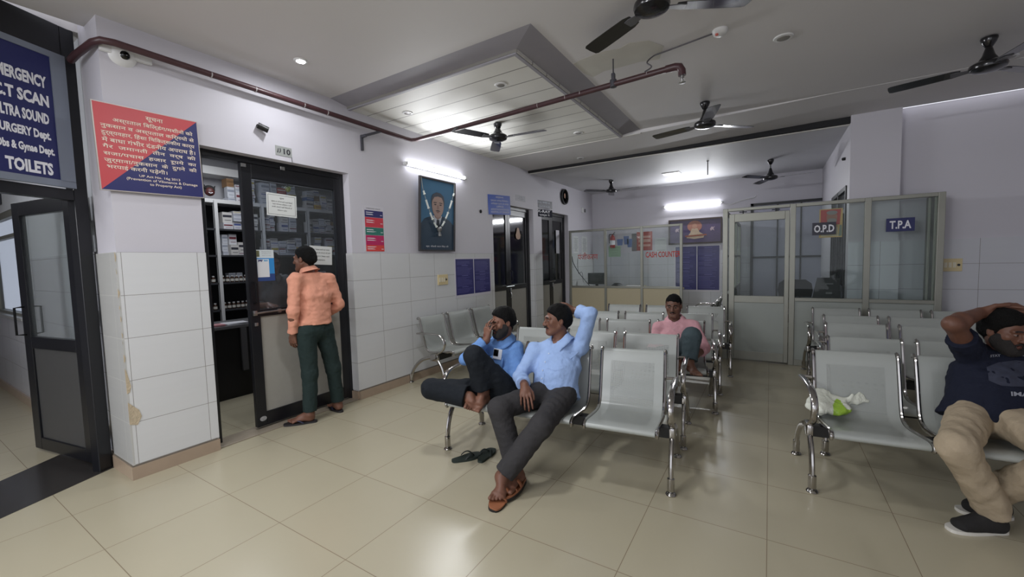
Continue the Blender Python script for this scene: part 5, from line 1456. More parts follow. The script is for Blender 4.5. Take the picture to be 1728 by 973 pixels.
def cloth(name, col, **k): return mat(name, col, k.get('rough', .85), noise=.07, nscale=30, bump=.35, bscale=55, spec=.2)

def flip_flop(heel, toe, up=(0, 0, 1), big=1, L=None, w=.050):
    """sole outline and thong straps as two bmeshes; heel/toe lie on the ground"""
    heel, toe = V3(heel), V3(toe); d = nrm(toe-heel); u = V3(up); u = nrm(u-d*(u @ d)); s = np.cross(d, u)*big; L = L or np.linalg.norm(toe-heel)
    M = Matrix((Vector(d), Vector(np.cross(u, d)), Vector(u))).transposed().to_4x4(); M.translation = Vector(heel)
    sg = 1 if (np.cross(u, d) @ s) > 0 else -1
    ol = []
    for k in range(40):
        a = 2*PI*k/40; x = .5-.5*math.cos(a); side = math.sin(a)
        hw = w*(.72+.30*max(0, math.sin((x-.25)*PI*.95)) if x > .25 else .72)*1.0
        y = hw*(abs(side)**.55)*(1 if side > 0 else -1)
        ol.append((x*L, sg*(y+.006*math.sin(x*PI*1.2))))
    if sg < 0: ol = ol[::-1]
    ol = ol[::-1] if sum((ol[i][0]*ol[(i+1) % 40][1]-ol[(i+1) % 40][0]*ol[i][1]) for i in range(40)) < 0 else ol
    b1 = nb(); prism(b1, ol, M, .017); 
    b2 = nb(); T0 = M @ Vector((.74*L, sg*.008, .016))
    for sy in (-1, 1):
        P = [T0, M @ Vector((.69*L, sg*.006+sy*.008, .030)), M @ Vector((.60*L, sy*.028, .042)), M @ Vector((.48*L, sy*.042, .034)), M @ Vector((.38*L, sy*.044, .016))]
        tube(b2, smooth_path([tuple(p) for p in P], 4), .006, 8, flat=(.009, .004))
    return b1, b2

# ---- 1. man in the salmon shirt at the pharmacy door
shirt_m = cloth('salmon_shirt', (0.85, .60, .505)); tr_m = cloth('dark_green_trousers', (0.155, .205, .20))
J = dict(pel=(.135, 1.335, .90), chest=(.125, 1.36, 1.20), neck=(.10, 1.335, 1.415), head=(.07, 1.315, 1.545), shR=(.125, 1.520, 1.350), shL=(.135, 1.175, 1.362),
         elR=(.165, 1.592, 1.09), wrR=(.02, 1.53, .985), elL=(.175, 1.115, 1.085), wrL=(.115, 1.135, .865), hipR=(.135, 1.425, .87), hipL=(.145, 1.245, .87),
         knR=(.125, 1.515, .47), knL=(.135, 1.262, .47), anR=(.105, 1.56, .085), anL=(.135, 1.24, .085))
p1 = person('man in salmon shirt and dark green trousers standing at the pharmacy door, back turned', J, (-.88, -.45, -.06), H=None, base=(.12, 1.38, 0),
    hands={'L': dict(d=(-.25, .1, -1), pn=(-.3, .9, 0), side=-1, curl=(.5, .5, .5, .5)), 'R': dict(d=(-1, -.2, -.1), pn=(0, -.3, -1), side=1)},
    feet={'L': dict(heel=(.155, 1.275, .02), toe=(-.0, 1.085, .02), big=1), 'R': dict(heel=(.155, 1.555, .02), toe=(-.075, 1.60, .02), big=-1)},
    shirt=dict(mat=shirt_m, low=.0, hem=.03, hemtilt=(0, .08, 0), flare=.020, sleeve=.93, sr=(.056, .050, .042), front=(-1, -.1, 0), amp=.0055), trousers=dict(mat=tr_m, r=(.092, .070, .060), hem=.07), hair=dict(front=.066, side=.004, back=-.050, seed=4, thick=.013), dims=(.98, .96, 0), seed=11)
root, base = p1[0], p1[4]
for h, t, bg in (((.175, 1.285, 0.0), (-.02, 1.07, 0.0), 1), ((.175, 1.552, 0.0), (-.09, 1.605, 0.0), -1)):
    a, c = flip_flop(h, t, big=bg); sl = child('flip_flop', a, mat('dark_rubber', (.15, .14, .15), .7), root, base, False); c.transform(Matrix.Translation(Vector(-V3(base)))); obj('strap', c, mat('navy_strap', (.16, .17, .26), .6), sl, True, local=True)

# ---- 2. cross-legged man in the blue shirt
shirt_m = cloth('blue_shirt', (0.42, .575, .80)); tr_m = cloth('black_trousers', (0.115, .13, .15))
J = dict(pel=(2.06, 1.67, .50), chest=(2.005, 1.75, .68), neck=(2.000, 1.775, .848), head=(2.027, 1.735, .995), shR=(1.862, 1.70, .79), shL=(2.085, 1.815, .775),
         elR=(1.868, 1.455, .745), wrR=(1.962, 1.595, .872), elL=(2.185, 1.70, .580), wrL=(2.075, 1.615, .600), hipR=(2.02, 1.60, .485), hipL=(2.135, 1.63, .485),
         knR=(1.672, 1.27, .537), knL=(1.988, 1.40, .792), anR=(1.955, 1.365, .485), anL=(2.015, 1.465, .515))
p2 = person('bearded man in blue shirt sitting cross legged on the front bench, hand at his nose', J, (-.46, -.87, -.16), base=(2.0, 1.5, .40), tone=(.47, .325, .26),
    hands={'R': dict(d=(.12, .10, 1), pn=(.25, .95, 0), side=1, curl=(.55, .45, .35, .5), thumb=.9), 'L': dict(d=(-.9, .1, 0), pn=(-.1, .3, -1), side=1)},
    feet={'R': dict(heel=(1.915, 1.43, .435), toe=(2.045, 1.235, .435), up=(.55, .1, .8), big=1), 'L': dict(heel=(2.01, 1.515, .425), toe=(2.065, 1.265, .418), big=-1)},
    shirt=dict(mat=shirt_m, low=.03, hem=-.02, sleeve=.88, sr=(.056, .050, .044), front=(-.25, -.95, .1), amp=.006), trousers=dict(mat=tr_m, r=(.090, .072, .080), hem=.08, folds=4), hair=dict(front=.066, side=.010, back=-.055, seed=7, thick=.013, quiff=.004), beard=dict(thick=.009, cheek=-.022), dims=(.95, .92, 0), seed=21)
root, base = p2[0], p2[4]
t = thing('phone', 'phone with dark camera patch peeking from the breast pocket of the blue shirt', 'phone', (2.045, 1.615, .775))
Mp = basis((2.052, 1.612, .772), (.93, .33, -.16), (.12, .12, 1)); b = nb(); box(b, -.034, .034, -.045, .035, 0, .008, M=Mp, bev=.003); obj('case', b, mat('phone_white', (.78, .80, .84), .3), t)
b = nb(); box(b, -.032, .006, -.022, .030, .0075, .011, M=Mp, bev=.002); pl = obj('camera_patch', b, mat('lens_black', (0, 0, 0)), t)
b = nb(); Mk = Tr(Mp, -.002, -.075, -.012); box(b, -.055, .050, -.055, .045, 0, .012, M=Mk, bev=.004); child('breast_pocket', b, shirt_m, root, base)

# ---- 3. man leaning back in the pale blue shirt
shirt_m = cloth('pale_blue_shirt', (0.60, .70, .87)); tr_m = cloth('charcoal_trousers', (0.225, .22, .225))
J = dict(pel=(2.485, 1.735, .515), chest=(2.468, 1.80, .70), neck=(2.478, 1.84, .866), head=(2.462, 1.825, 1.022), shR=(2.304, 1.745, .790), shL=(2.612, 1.90, .818),
         elR=(2.256, 1.60, .625), wrR=(2.392, 1.43, .618), elL=(2.702, 1.865, 1.075), wrL=(2.535, 1.965, 1.082), hipR=(2.43, 1.655, .510), hipL=(2.565, 1.68, .500),
         knR=(2.299, 1.251, .495), knL=(2.595, 1.285, .425), anR=(2.415, 1.255, .10), anL=(2.405, 1.10, .125))
p3 = person('man in pale blue shirt on the front bench, one hand behind his head', J, (-.74, -.665, -.02), base=(2.45, 1.5, 0), tone=(.44, .30, .24),
    hands={'R': dict(d=(.40, -.55, -.55), pn=(-.15, .35, -1), side=1, curl=(.30, .32, .36, .42)), 'L': dict(d=(-.95, .05, .12), pn=(-.3, -1, -.2), side=1, curl=(.4, .4, .4, .4))},
    feet={'R': dict(heel=(2.440, 1.295, .035), toe=(2.450, 1.060, .035), up=(-.15, .0, 1), big=-1), 'L': dict(heel=(2.400, 1.165, .05), toe=(2.440, .950, .038), up=(.2, 0, 1), big=1)},
    shirt=dict(mat=shirt_m, low=.10, hem=-.070, flare=.028, hemtilt=(.15, -.1, 0), sleeveR=.80, sleeveL=.62, sr=(.058, .052, .046), front=(-.25, -.95, .15), amp=.005), trousers=dict(mat=tr_m, r=(.092, .074, .068), hem=.06), hair=dict(front=.060, side=.006, back=-.062, seed=9, thick=.012, quiff=.003), beard=dict(thick=.003, chin=False), dims=(1.0, .98, .035), seed=31)
root, base = p3[0], p3[4]
tan = mat('tan_leather', (.60, .38, .26), .5, noise=.12, nscale=30); dsole = mat('dark_sole', (.13, .11, .10), .7)
for h, t, bg, up in (((2.435, 1.320, .017), (2.452, 1.035, .017), -1, (-.15, 0, 1)), ((2.396, 1.20, .020), (2.447, .925, .012), 1, (.2, 0, 1))):
    h, t = V3(h), V3(t)
    a, c = flip_flop(h, t, up, bg, w=.052); sl = child('sandal', a, tan, root, base, False)
    d = nrm(t-h); u = V3(up); u = nrm(u-d*(u @ d)); a2, c2 = flip_flop(h-u*.012, t-u*.012, up, bg, w=.053); c2.free(); a2.transform(Matrix.Translation(Vector(-V3(base)))); obj('outsole', a2, dsole, sl, local=True)
    c.free(); b = nb(); s = np.cross(d, u)
    L = np.linalg.norm(t-h)
    for fr, wd in ((.50, .03), (.70, .018)):
        pts = []
        for k in range(9):
            an_ = PI*k/8; pts.append(h+d*L*(fr+.03*math.cos(an_))+s*math.cos(an_)*.052+u*(.014+math.sin(an_)*(.058 if fr < .6 else .032)))
        tube(b, [tuple(p) for p in pts], .01, 8, flat=(wd*.5, .0035), up=tuple(d))
    tube(b, [tuple(h+d*L*.74+u*.04), tuple(h+d*L*.50+u*.07)], .009, 8, flat=(.012, .0035))
    b.transform(Matrix.Translation(Vector(-V3(base)))); obj('strap', b, tan, sl, True, local=True)
b = nb(); W = V3(J['wrR']); dd = unit(J['elR'], J['wrR']); lathe(b, [(.027, -.004), (.031, -.002), (.031, .003), (.027, .005)], tuple(W-dd*.012), 16, axis=tuple(dd)); child('bracelet', b, mat('dark_thread', (.13, .08, .08), .8), root, base)

# ---- 4. man in the pink shirt further back
shirt_m = cloth('pink_shirt', (0.86, .655, .685)); tr_m = cloth('slate_trousers', (0.27, .32, .34))
J = dict(pel=(3.03, 3.42, .50), chest=(3.006, 3.50, .66), neck=(2.991, 3.53, .818), head=(2.985, 3.475, .972), shR=(2.828, 3.50, .735), shL=(3.172, 3.53, .765),
         elR=(2.79, 3.39, .52), wrR=(2.93, 3.22, .52), elL=(3.285, 3.40, .58), wrL=(3.24, 3.20, .54), hipR=(2.965, 3.36, .49), hipL=(3.09, 3.38, .49),
         knR=(2.86, 3.02, .53), knL=(3.21, 3.14, .735), anR=(3.085, 3.09, .475), anL=(3.203, 3.03, .505))
p4 = person('man in pink shirt sitting with one knee drawn up on the third bench', J, (.06, -.985, -.13), base=(3.05, 3.25, .40), tone=(.42, .295, .24), bodyres=.005,
    hands={'R': dict(d=(.6, -.7, 0), pn=(.3, .2, -1), side=1), 'L': dict(d=(-.5, -.7, -.2), pn=(-.5, .3, -.8), side=-1)},
    feet={'R': dict(heel=(3.05, 3.12, .43), toe=(3.17, 2.94, .43), up=(.3, 0, 1), big=1), 'L': dict(heel=(3.195, 3.085, .425), toe=(3.300, 2.88, .420), big=-1)},
    shirt=dict(mat=shirt_m, low=.06, hem=-.04, sleeve=.5, sr=(.057, .051, .045), front=(0, -1, .1), amp=.005), trousers=dict(mat=tr_m, r=(.095, .080, .070), hem=.09), hair=dict(front=.060, side=.036, back=-.02, seed=13, thick=.008, quiff=.003, skew=.1), beard=dict(thick=.002, chin=False), dims=(.98, .95, .01), jaw=1.0, seed=41)

# ---- 5. man in the navy tee at the right edge
shirt_m = cloth('navy_tee', (0.10, .115, .175)); tr_m = cloth('beige_chinos', (0.665, .605, .515))
J = dict(pel=(4.895, 2.43, .545), chest=(4.93, 2.50, .715), neck=(4.980, 2.525, .872), head=(4.945, 2.43, 1.010), shR=(4.825, 2.44, .870), shL=(5.135, 2.58, .862),
         elR=(4.695, 2.26, 1.060), wrR=(4.850, 2.43, 1.108), elL=(5.22, 2.42, 1.06), wrL=(5.09, 2.60, 1.10), hipR=(4.800, 2.33, .525), hipL=(4.945, 2.36, .525),
         knR=(4.640, 1.930, .47), knL=(5.02, 1.93, .50), anR=(4.830, 2.075, .115), anL=(4.855, 2.235, .13), arm=1.18)
p5 = person('bearded man in navy tee and beige chinos at the right edge, arms behind his head', J, (.56, -.80, -.20), base=(4.9, 2.3, 0), tone=(.40, .27, .215), 
    hands={'R': dict(d=(.95, .25, .05), pn=(.25, -.9, -.2), side=-1, curl=(.4, .4, .4, .4)), 'L': dict(d=(-.95, .05, .05), pn=(-.2, -.9, -.2), side=1)},
    shirt=dict(mat=shirt_m, low=.11, hem=-.085, flare=.036, collar=False, sleeve=-.55, sr=(.070, .072, .06), front=(0, -1, 0), amp=.005), trousers=dict(mat=tr_m, r=(.098, .076, .072), hem=.0, amp=.006, folds=6), hair=dict(front=.056, side=-.005, back=-.06, seed=17, thick=.013, quiff=.004), beard=dict(thick=.011, cheek=-.016), dims=(1.12, 1.12, .03), jaw=1.08, seed=51)
root, base = p5[0], p5[4]
# shoes
for hl, to, bg in (((4.885, 2.100, 0), (4.632, 1.985, 0), 1), ((4.965, 2.280, 0), (4.735, 2.235, 0), -1)):
    hl, to = V3(hl), V3(to); d = nrm(to-hl); u = V3((0, 0, 1)); s = np.cross(d, u)
    v = Vol(np.minimum(hl, to)-.07, np.maximum(hl, to)+np.array([.07, .07, .16]), .005)
    L = np.linalg.norm(to-hl)
    v.rc(hl+d*.048+u*.050, hl+d*.10+u*.048, .042, .044, .01); v.ec(hl+d*.06+u*.040, to-d*.062+u*.030, s, .044, .036, .046, .030, .02); v.rc(hl+d*.07+u*.115, hl+d*.06+u*.05, .046, .044, .02)
    v.rc(hl+d*.08+u*.085, hl+d*.17+u*.045, .038, .032, .03); v.plane_cut(hl+u*.016, (0, 0, -1)); v.plane_cut(hl+u*.115, (0, 0, 1))
    sh = vobj(v, 'shoe', mat('black_knit_shoe', (.12, .115, .115), .85, noise=.2, nscale=200, bump=.4, bscale=400), root, Matrix.Translation(Vector(-base)))
    a, c = flip_flop(hl, to, (0, 0, 1), bg, w=.050); c.free(); a.transform(Matrix.Translation(Vector(-base))); obj('white_sole', a, mat('sole_white', (.84, .83, .80), .6), sh, local=True)
# print on the tee: shape projected on the chest
def on_surface(o, pts, d, off=.002):
    """drop points along d on an object's surface"""
    from mathutils.bvhtree import BVHTree
    bm_ = bmesh.new(); bm_.from_mesh(o.data); bt = BVHTree.FromBMesh(bm_); bm_.free(); out = []
    for p in pts:
        h = bt.ray_cast(Vector(p), Vector(d)); out.append((h[0]-Vector(d)*off) if h[0] is not None else None)
    return out
def decal(name, b, o, root, base, d, m, off=.002):
    """wrap a flat decal bmesh (world coords) onto garment o along d"""
    b.transform(Matrix.Translation(Vector(-base))); bmesh.ops.triangulate(b, faces=b.faces)
    for _ in range(2):
        es = [e for e in b.edges if e.calc_length() > .012]
        if es: bmesh.ops.subdivide_edges(b, edges=es, cuts=1)
        bmesh.ops.triangulate(b, faces=b.faces)
    vs = list(b.verts); q = on_surface(o, [v.co for v in vs], d, off)
    bad = []
    for v, p in zip(vs, q):
        if p is None: bad.append(v)
        else: v.co = p
    if bad: bmesh.ops.delete(b, geom=bad, context='VERTS')
    return obj(name, b, m, root, True, local=True)
dv = (0.05, 1, 0.05); fr = V3(J['chest'])+V3((.0, -.30, .0))
Mt = basis(fr+V3((.03, 0, .06)), (1, .12, .02), (0, .0, 1)); 
b = nb(); prism(b, [(-.105, -.035), (-.06, -.055), (.02, -.048), (.09, -.06), (.115, -.01), (.10, .045), (.03, .06), (-.05, .05), (-.10, .025)], Mt, .0004); 
for f in list(b.faces):
    if f.normal.y > 0 or len(f.verts) == 4: b.faces.remove(f)
decal('chest_print', b, p5[5], root, base, dv, mat('tee_print_grey', (.20, .215, .28), .8, noise=.5, nscale=30))
b = nb(); text_bm(b, 'IMAGINE', Tr(Mt, .06, -.092), .17, .022, bold=.03); decal('chest_lettering', b, p5[5], root, base, dv, mat('tee_letters', (.55, .56, .60), .7), .003)
b = nb(); text_bm(b, 'STAY', Tr(Mt, -.06, .085), .05, .014, bold=.03); text_bm(b, 'REAL', Tr(Mt, .05, .085), .05, .014, bold=.03); decal('chest_lettering', b, p5[5], root, base, dv, mat('tee_letters', (0, 0, 0)), .003)
# plackets, buttons and pockets lying on the shirts
def shirt_front(P, fd, m, col, n, pocket=None):
    root, J, R, H, base, sho = P; fd = nrm(fd); nk, pel = V3(J['neck']), V3(J['pel']); A = nrm(nk-pel); lat = np.cross(fd, A)
    s0 = nk-A*.055+fd*.30; L = np.linalg.norm(nk-pel)-.03
    d = tuple(-fd)
    M = basis(s0, lat, A)
    b = nb(); b.faces.new([b.verts.new(M @ Vector(q)) for q in ((-.016, -L, 0), (.016, -L, 0), (.016, 0, 0), (-.016, 0, 0))])
    decal('placket', b, sho, root, base, d, m, .0028)
    for k in range(n):
        b = nb(); q = M @ Vector((0, -.03-k*(L-.05)/n, 0)); hit = on_surface(sho, [q-Vector(tuple(base))], d, .004)[0]
        if hit is None: b.free(); continue
        lathe(b, [(.0, -.001), (.0058, 0), (.0055, .002), (.003, .0026), (0, .0026)], hit, 12, axis=tuple(fd)); obj('button', b, mat(col[0], col[1], .35), root, True, local=True)
    if pocket:
        x, y = pocket; b = nb(); b.faces.new([b.verts.new(M @ Vector((x+u, y+w_, 0))) for u, w_ in ((-.052, .055), (-.052, -.045), (0, -.062), (.052, -.045), (.052, .055))])
        decal('breast_pocket', b, sho, root, base, d, m, .0032)
shirt_front(p2, (-.25, -.95, .05), MATS['blue_shirt'], ('button_blue', (.70, .78, .88)), 5)
shirt_front(p3, (-.28, -.95, .05), MATS['pale_blue_shirt'], ('button_pale', (.82, .86, .92)), 5, (-.085, -.085))
shirt_front(p4, (0, -1, .05), MATS['pink_shirt'], ('button_pink', (.90, .80, .82)), 4)
# ------------------------------------------------------------------ pharmacy contents
t = thing('medicine_rack', 'tall steel medicine rack along the back of the pharmacy', 'rack', (-2.4, 2.3, 0))
rack_w = mat('rack_white', (0.80, .80, .80), .4); rack_d = mat('rack_shelf', (0.20, .205, .22), .5)
SH = [0.60, 0.95, 1.30, 1.655, 1.995, 2.355]
for z in SH:
    b = nb(); box(b, -2.58, -2.19, .62, 3.85, z-.022, z); 
    if z > 2.3: box(b, -2.20, -2.185, .62, 3.85, z-.035, z+.012)
    obj('shelf_board', b, rack_w if z > 2.3 else rack_d, t)
for y in (.98, 1.555, 2.13, 2.80, 3.45):
    b = nb(); box(b, -2.19, -2.184, y-.022, y+.022, 0, 2.35); box(b, -2.215, -2.184, y-.022, y-.018, 0, 2.35); obj('upright', b, rack_w, t)
b = nb(); box(b, -2.585, -2.58, .62, 3.85, .3, 2.33); obj('back_sheet', b, mat('rack_back', (.13, .135, .15), .7), t)
# cartons: a few kinds, copied
wc = mat('carton_white', (0.80, .80, .82), .5); CT = []
kinds = [((.80, .80, .82), (.45, .22, .25)), ((.80, .80, .82), (.30, .36, .58)), ((.78, .77, .76), (.20, .20, .24)), ((.76, .77, .80), (.55, .57, .62)), ((.80, .80, .82), (.68, .62, .30)), ((.52, .40, .28), (.42, .32, .22)), ((.80, .66, .22), (.60, .40, .15)), ((.28, .40, .62), (.75, .77, .80)), ((.66, .22, .22), (.80, .76, .74))]
kn = ['white carton with a maroon band', 'white carton with a blue band', 'white carton with a black bar', 'white carton with a grey band', 'white carton with an olive band', 'plain brown cardboard carton', 'yellow medicine carton', 'blue medicine carton', 'red medicine carton']
for i, (a, c) in enumerate(kinds):
    b = nb(); box(b, -.5, .5, -.5, .5, 0, 1, mi=0)          # unit carton, front is +x
    box(b, .5, .503, -.46, .46, .52, .74, mi=1); box(b, .5, .503, -.30, .38, .22, .27, mi=1); box(b, .5, .502, -.5, .5, .955, .975, mi=2); box(b, -.02, .02, -.5, .5, 1.0, 1.003, mi=2)
    me_o = obj('medicine_carton', b, [mat('carton_%d' % i, a, .5), mat('carton_band_%d' % i, c, .5), mat('carton_seam', (.55, .54, .53), .6)]); CT.append(me_o)
names = {2.355: 'on the top shelf of the pharmacy rack', 1.995: 'on the second shelf down of the pharmacy rack', 1.655: 'on the third shelf down of the pharmacy rack', 1.30: 'on the fourth shelf down of the pharmacy rack'}
used = set(); rc_ = random.Random(5)
def carton(k, x, y, z, sx, sy, sz, where, rz=0):
    o = CT[k] if k not in used else CT[k].copy()
    if k in used: COL.objects.link(o)
    used.add(k); o.location = (x, y, z); o.scale = (sx, sy, sz); o.rotation_euler = (0, 0, rz)
    tag(o, kn[k]+' '+where, 'box', 'pharmacy cartons '+where); return o
# top shelf group beside the door leaf
for y, w, n, k in ((1.80, .12, 4, 1), (1.925, .10, 3, 0), ): pass
y = 1.10; ups = (.98, 1.555, 2.13, 2.80, 3.45)
for z in (2.355, 1.995, 1.655, 1.30):
    y = 1.03
    while y < 3.40:
        w = rc_.uniform(.06, .135); near = [u for u in ups if u-.03-w < y < u+.03]
        top = {2.355: .33, 1.995: .30, 1.655: .28, 1.30: .12}[z]
        if near: y = max(u+.032 for u in ups if u-.03-w < y < u+.03); continue
        if rc_.random() < (.06 if z > 1.4 else .45): y += rc_.uniform(.03, .10); continue
        h = 0; tot = rc_.uniform(.6, 1.0)*top
        if z > 2.3 and 1.40 < y < 1.66: y += w; continue
        while h < tot:
            ch_ = rc_.choice((.035, .05, .06, .085, .11, .14))
            if h+ch_ > top: break
            kk = rc_.choices(range(9), (5, 4, 5, 7, 1.5, .8, .35, .35, .5))[0]
            carton(kk, (-2.30 if z > 1.4 else -2.42)+rc_.uniform(-.03, .0), y+w/2, z+h+.001, rc_.uniform(.10, .16), w*.97, ch_*.985, names[z], rc_.uniform(-.10, .10) if w < .1 else rc_.uniform(-.04, .04))
            h += ch_
            if ch_ > .10 and rc_.random() < .25: break
        y += w+.012
# bottles
b = nb(); lathe(b, [(.0, 0), (.021, 0), (.0225, .004), (.0225, .058), (.012, .070), (.012, .074)], (0, 0, 0), 12, mi=0); lathe(b, [(.014, .074), (.014, .088), (.0, .089)], (0, 0, 0), 12, mi=1); lathe(b, [(.0229, .014), (.0229, .046)], (0, 0, 0), 12, mi=2)
bot = obj('medicine_bottle', b, [mat('bottle_brown', (.22, .14, .10), .25), mat('bottle_cap', (.72, .72, .72), .4), mat('bottle_label', (.74, .73, .70), .5)], None, True); first = True
for z, nm in ((1.30, 'fourth shelf down'), (.95, 'fifth shelf down')):
    for k in range(22):
        yy = 1.16+k*.0545
        if any(abs(yy-u) < .03 for u in ups): continue
        o = bot if first else bot.copy()
        if not first: COL.objects.link(o)
        first = False; o.location = (-2.225, yy, z+.0005); tag(o, 'small brown labelled bottle in the row on the %s of the pharmacy rack' % nm, 'bottle', 'small bottles on the '+nm)
# dark mask hung at the edge of the top shelf
t = thing('hanging_mask', 'small dark red grinning mask at the left end of the top pharmacy shelf', 'mask', (-2.17, 1.50, 2.44))
b = nb(); lathe(b, [(.0, .03), (.035, .026), (.052, .010), (.055, 0)], (-2.185, 1.50, 2.45), 18, axis=(1, -.4, 0)); obj('face', b, mat('mask_red', (.27, .10, .09), .5), t, True)
b = nb(); tube(b, [(-2.18, 1.455, 2.49), (-2.17, 1.44, 2.53)], .012, 8, rs=[.013, .004]); tube(b, [(-2.18, 1.545, 2.49), (-2.17, 1.56, 2.53)], .012, 8, rs=[.013, .004]); lathe(b, [(.058, 0), (.06, .008), (.045, .02)], (-2.19, 1.50, 2.475), 16, axis=(1, -.3, .3)); obj('horns_and_hair', b, mat('mask_black', (.05, .045, .05), .7), t, True)
b = nb(); tube(b, smooth_path([(-2.150, 1.475, 2.438), (-2.145, 1.495, 2.428), (-2.150, 1.518, 2.438)], 4), .006, 6); obj('grin', b, mat('carton_white', (0, 0, 0)), t, True)
# counter
t = thing('pharmacy_counter', 'black fronted pharmacy counter with grey top behind the door opening', 'counter', (-1.6, 1.3, 0))
b = nb(); box(b, -1.95, -1.33, .32, 2.10, .80, .835, bev=.004); obj('counter_top', b, mat('counter_top', (.40, .40, .41), .35, noise=.1), t)
b = nb(); box(b, -1.42, -1.36, .34, 2.08, .0, .80); obj('front_panel', b, mat('counter_black', (.06, .055, .06), .5), t)
b = nb(); box(b, -1.93, -1.42, .34, .38, 0, .80); box(b, -1.93, -1.42, 2.04, 2.08, 0, .80); obj('side_panel', b, mat('counter_black', (0, 0, 0)), t)
b = nb(); box(b, -1.355, -1.33, 1.36, 1.42, .30, .80); obj('bracket', b, fan_grey, t)
for k, (lb, x, y, sx, sy, c, n) in enumerate((('pink bill pad lying on the pharmacy counter', -1.45, 1.12, .16, .22, (.72, .52, .54), 5), ('white prescription papers lying on the pharmacy counter beside the pink pad', -1.48, 1.36, .2, .24, (.80, .80, .82), 4))):
    t = thing('paper_pad', lb, 'paper', (x, y, .835))
    for q in range(n): b = nb(); box(b, x-sx/2, x+sx/2, y-sy/2, y+sy/2, .836+q*.004, .8395+q*.004, M=Matrix.Translation((x, y, 0)) @ Matrix.Rotation(rc_.uniform(-.25, .25), 4, 'Z') @ Matrix.Translation((-x, -y, 0))); obj('sheet', b, mat('pad_%d' % k, c, .6), t)
for lb, x, y, z, s, c in (('small white jar standing on the pharmacy counter', -1.60, 1.02, .835, .10, (.80, .80, .80)), ):
    t = thing('jar', lb, 'jar', (x, y, z)); b = nb(); lathe(b, [(0, 0), (.03, 0), (.032, .006), (.032, .07), (.026, .08)], (x, y, z), 16); obj('body', b, mat('jar_white', c, .4), t, True); b = nb(); lathe(b, [(.029, .08), (.029, .10), (0, .102)], (x, y, z), 16); obj('lid', b, mat('jar_lid', (.55, .56, .6), .4), t, True)
# papers and marks on the glass of the door leaf (outer face)
XG = -.1185
def sheet_on_glass(name, label, y, z, w, h, col, rot=0, cat='paper', rows=(), ink=(.25, .25, .27)):
    M = on_left(y, z, XG) @ Matrix.Rotation(rot, 4, 'Z'); t = thing(name, label, cat, M.translation)
    b = nb(); plate(b, M, w, h, .0012); obj('sheet', b, mat('glass_%s' % name, col, .5), t)
    b = nb()
    for s, yy, ww, hh in rows: text_bm(b, s, Tr(M, 0, yy, .0013), ww, hh)
    if rows: obj('lettering', b, mat('paper_ink', ink, .6), t)
    return t, M
t, M = sheet_on_glass('notice', 'large white bordered notice taped high on the pharmacy door glass', 1.238, 2.062, .285, .21, (.86, .87, .86), -.03, 'notice', (('सूचना', .06, .04, .018), ('कृपया दवा लेने से पहले पर्चा दिखाएँ', .03, .20, .017), ('उधार मांगकर शर्मिंदा न करें', .005, .18, .017), ('सभी दवाएँ यहाँ मिलती हैं', -.02, .19, .016), ('मेडिकल स्टोर', -.05, .09, .014)))
b = nb()
for x0, x1, y0, y1 in ((-.13, .13, .088, .091), (-.13, .13, -.091, -.088), (-.13, -.127, -.09, .09), (.127, .13, -.09, .09)): prism(b, [(x0, y0), (x1, y0), (x1, y1), (x0, y1)], Tr(M, 0, 0, .0013), .0003)
obj('border', b, mat('paper_ink', (0, 0, 0)), t)
sheet_on_glass('notice', 'cream handwritten notice on the door glass beside the man\'s head', 1.613, 1.588, .25, .19, (.84, .84, .78), -.05, 'notice', (('दवा वापस करने का समय', .06, .19, .018), ('सुबह दस से दोपहर दो बजे', .025, .21, .018), ('पर्चा साथ लेकर आएँ', -.01, .19, .018), ('धन्यवाद', -.05, .09, .016)))
t = thing('payment_poster', 'blue and white payment poster on the pharmacy door glass above the handle', 'poster', (XG, 1.03, 1.50)); M = on_left(1.03, 1.498, XG)
b = nb(); plate(b, M, .20, .285, .0015); obj('sheet', b, mat('pay_white', (.84, .87, .88), .4), t)
b = nb(); plate(b, Tr(M, 0, -.005, .0016), .20, .145, .0004); obj('blue_field', b, mat('pay_blue', (.22, .56, .82), .4), t)
b = nb(); plate(b, Tr(M, 0, -.11, .0016), .20, .066, .0004); obj('navy_band', b, mat('pay_navy', (.20, .30, .52), .4), t)
b = nb(); plate(b, Tr(M, .0, -.025, .0022), .105, .165, .0004); obj('white_card', b, mat('pay_card', (.88, .89, .90), .4), t)
b = nb(); text_bm(b, 'pay', Tr(M, -.022, .043, .0027), .042, .020, bold=.05); obj('lettering', b, mat('pay_letter_navy', (.10, .16, .42), .4), t)
b = nb(); text_bm(b, 'tm', Tr(M, .024, .045, .0027), .036, .014, bold=.05); obj('lettering', b, mat('pay_letter_cyan', (.10, .62, .85), .4), t)
b = nb(); plate(b, Tr(M, -.055, .107, .0017), .055, .055, .0004); obj('photo', b, mat('pay_photo', (.42, .42, .30), .5, noise=.5, nscale=60), t)
b = nb()
for k, (s, w) in enumerate((('Shri Medical Store', .085), ('Indra Hospital', .085), ('UPI accepted here', .08))): text_bm(b, ('Medical Store', 'Accepted here', 'Scan to pay')[k], Tr(M, .035, .125-.018*k, .0017), w, .008)
obj('lettering', b, mat('paper_ink', (0, 0, 0)), t)
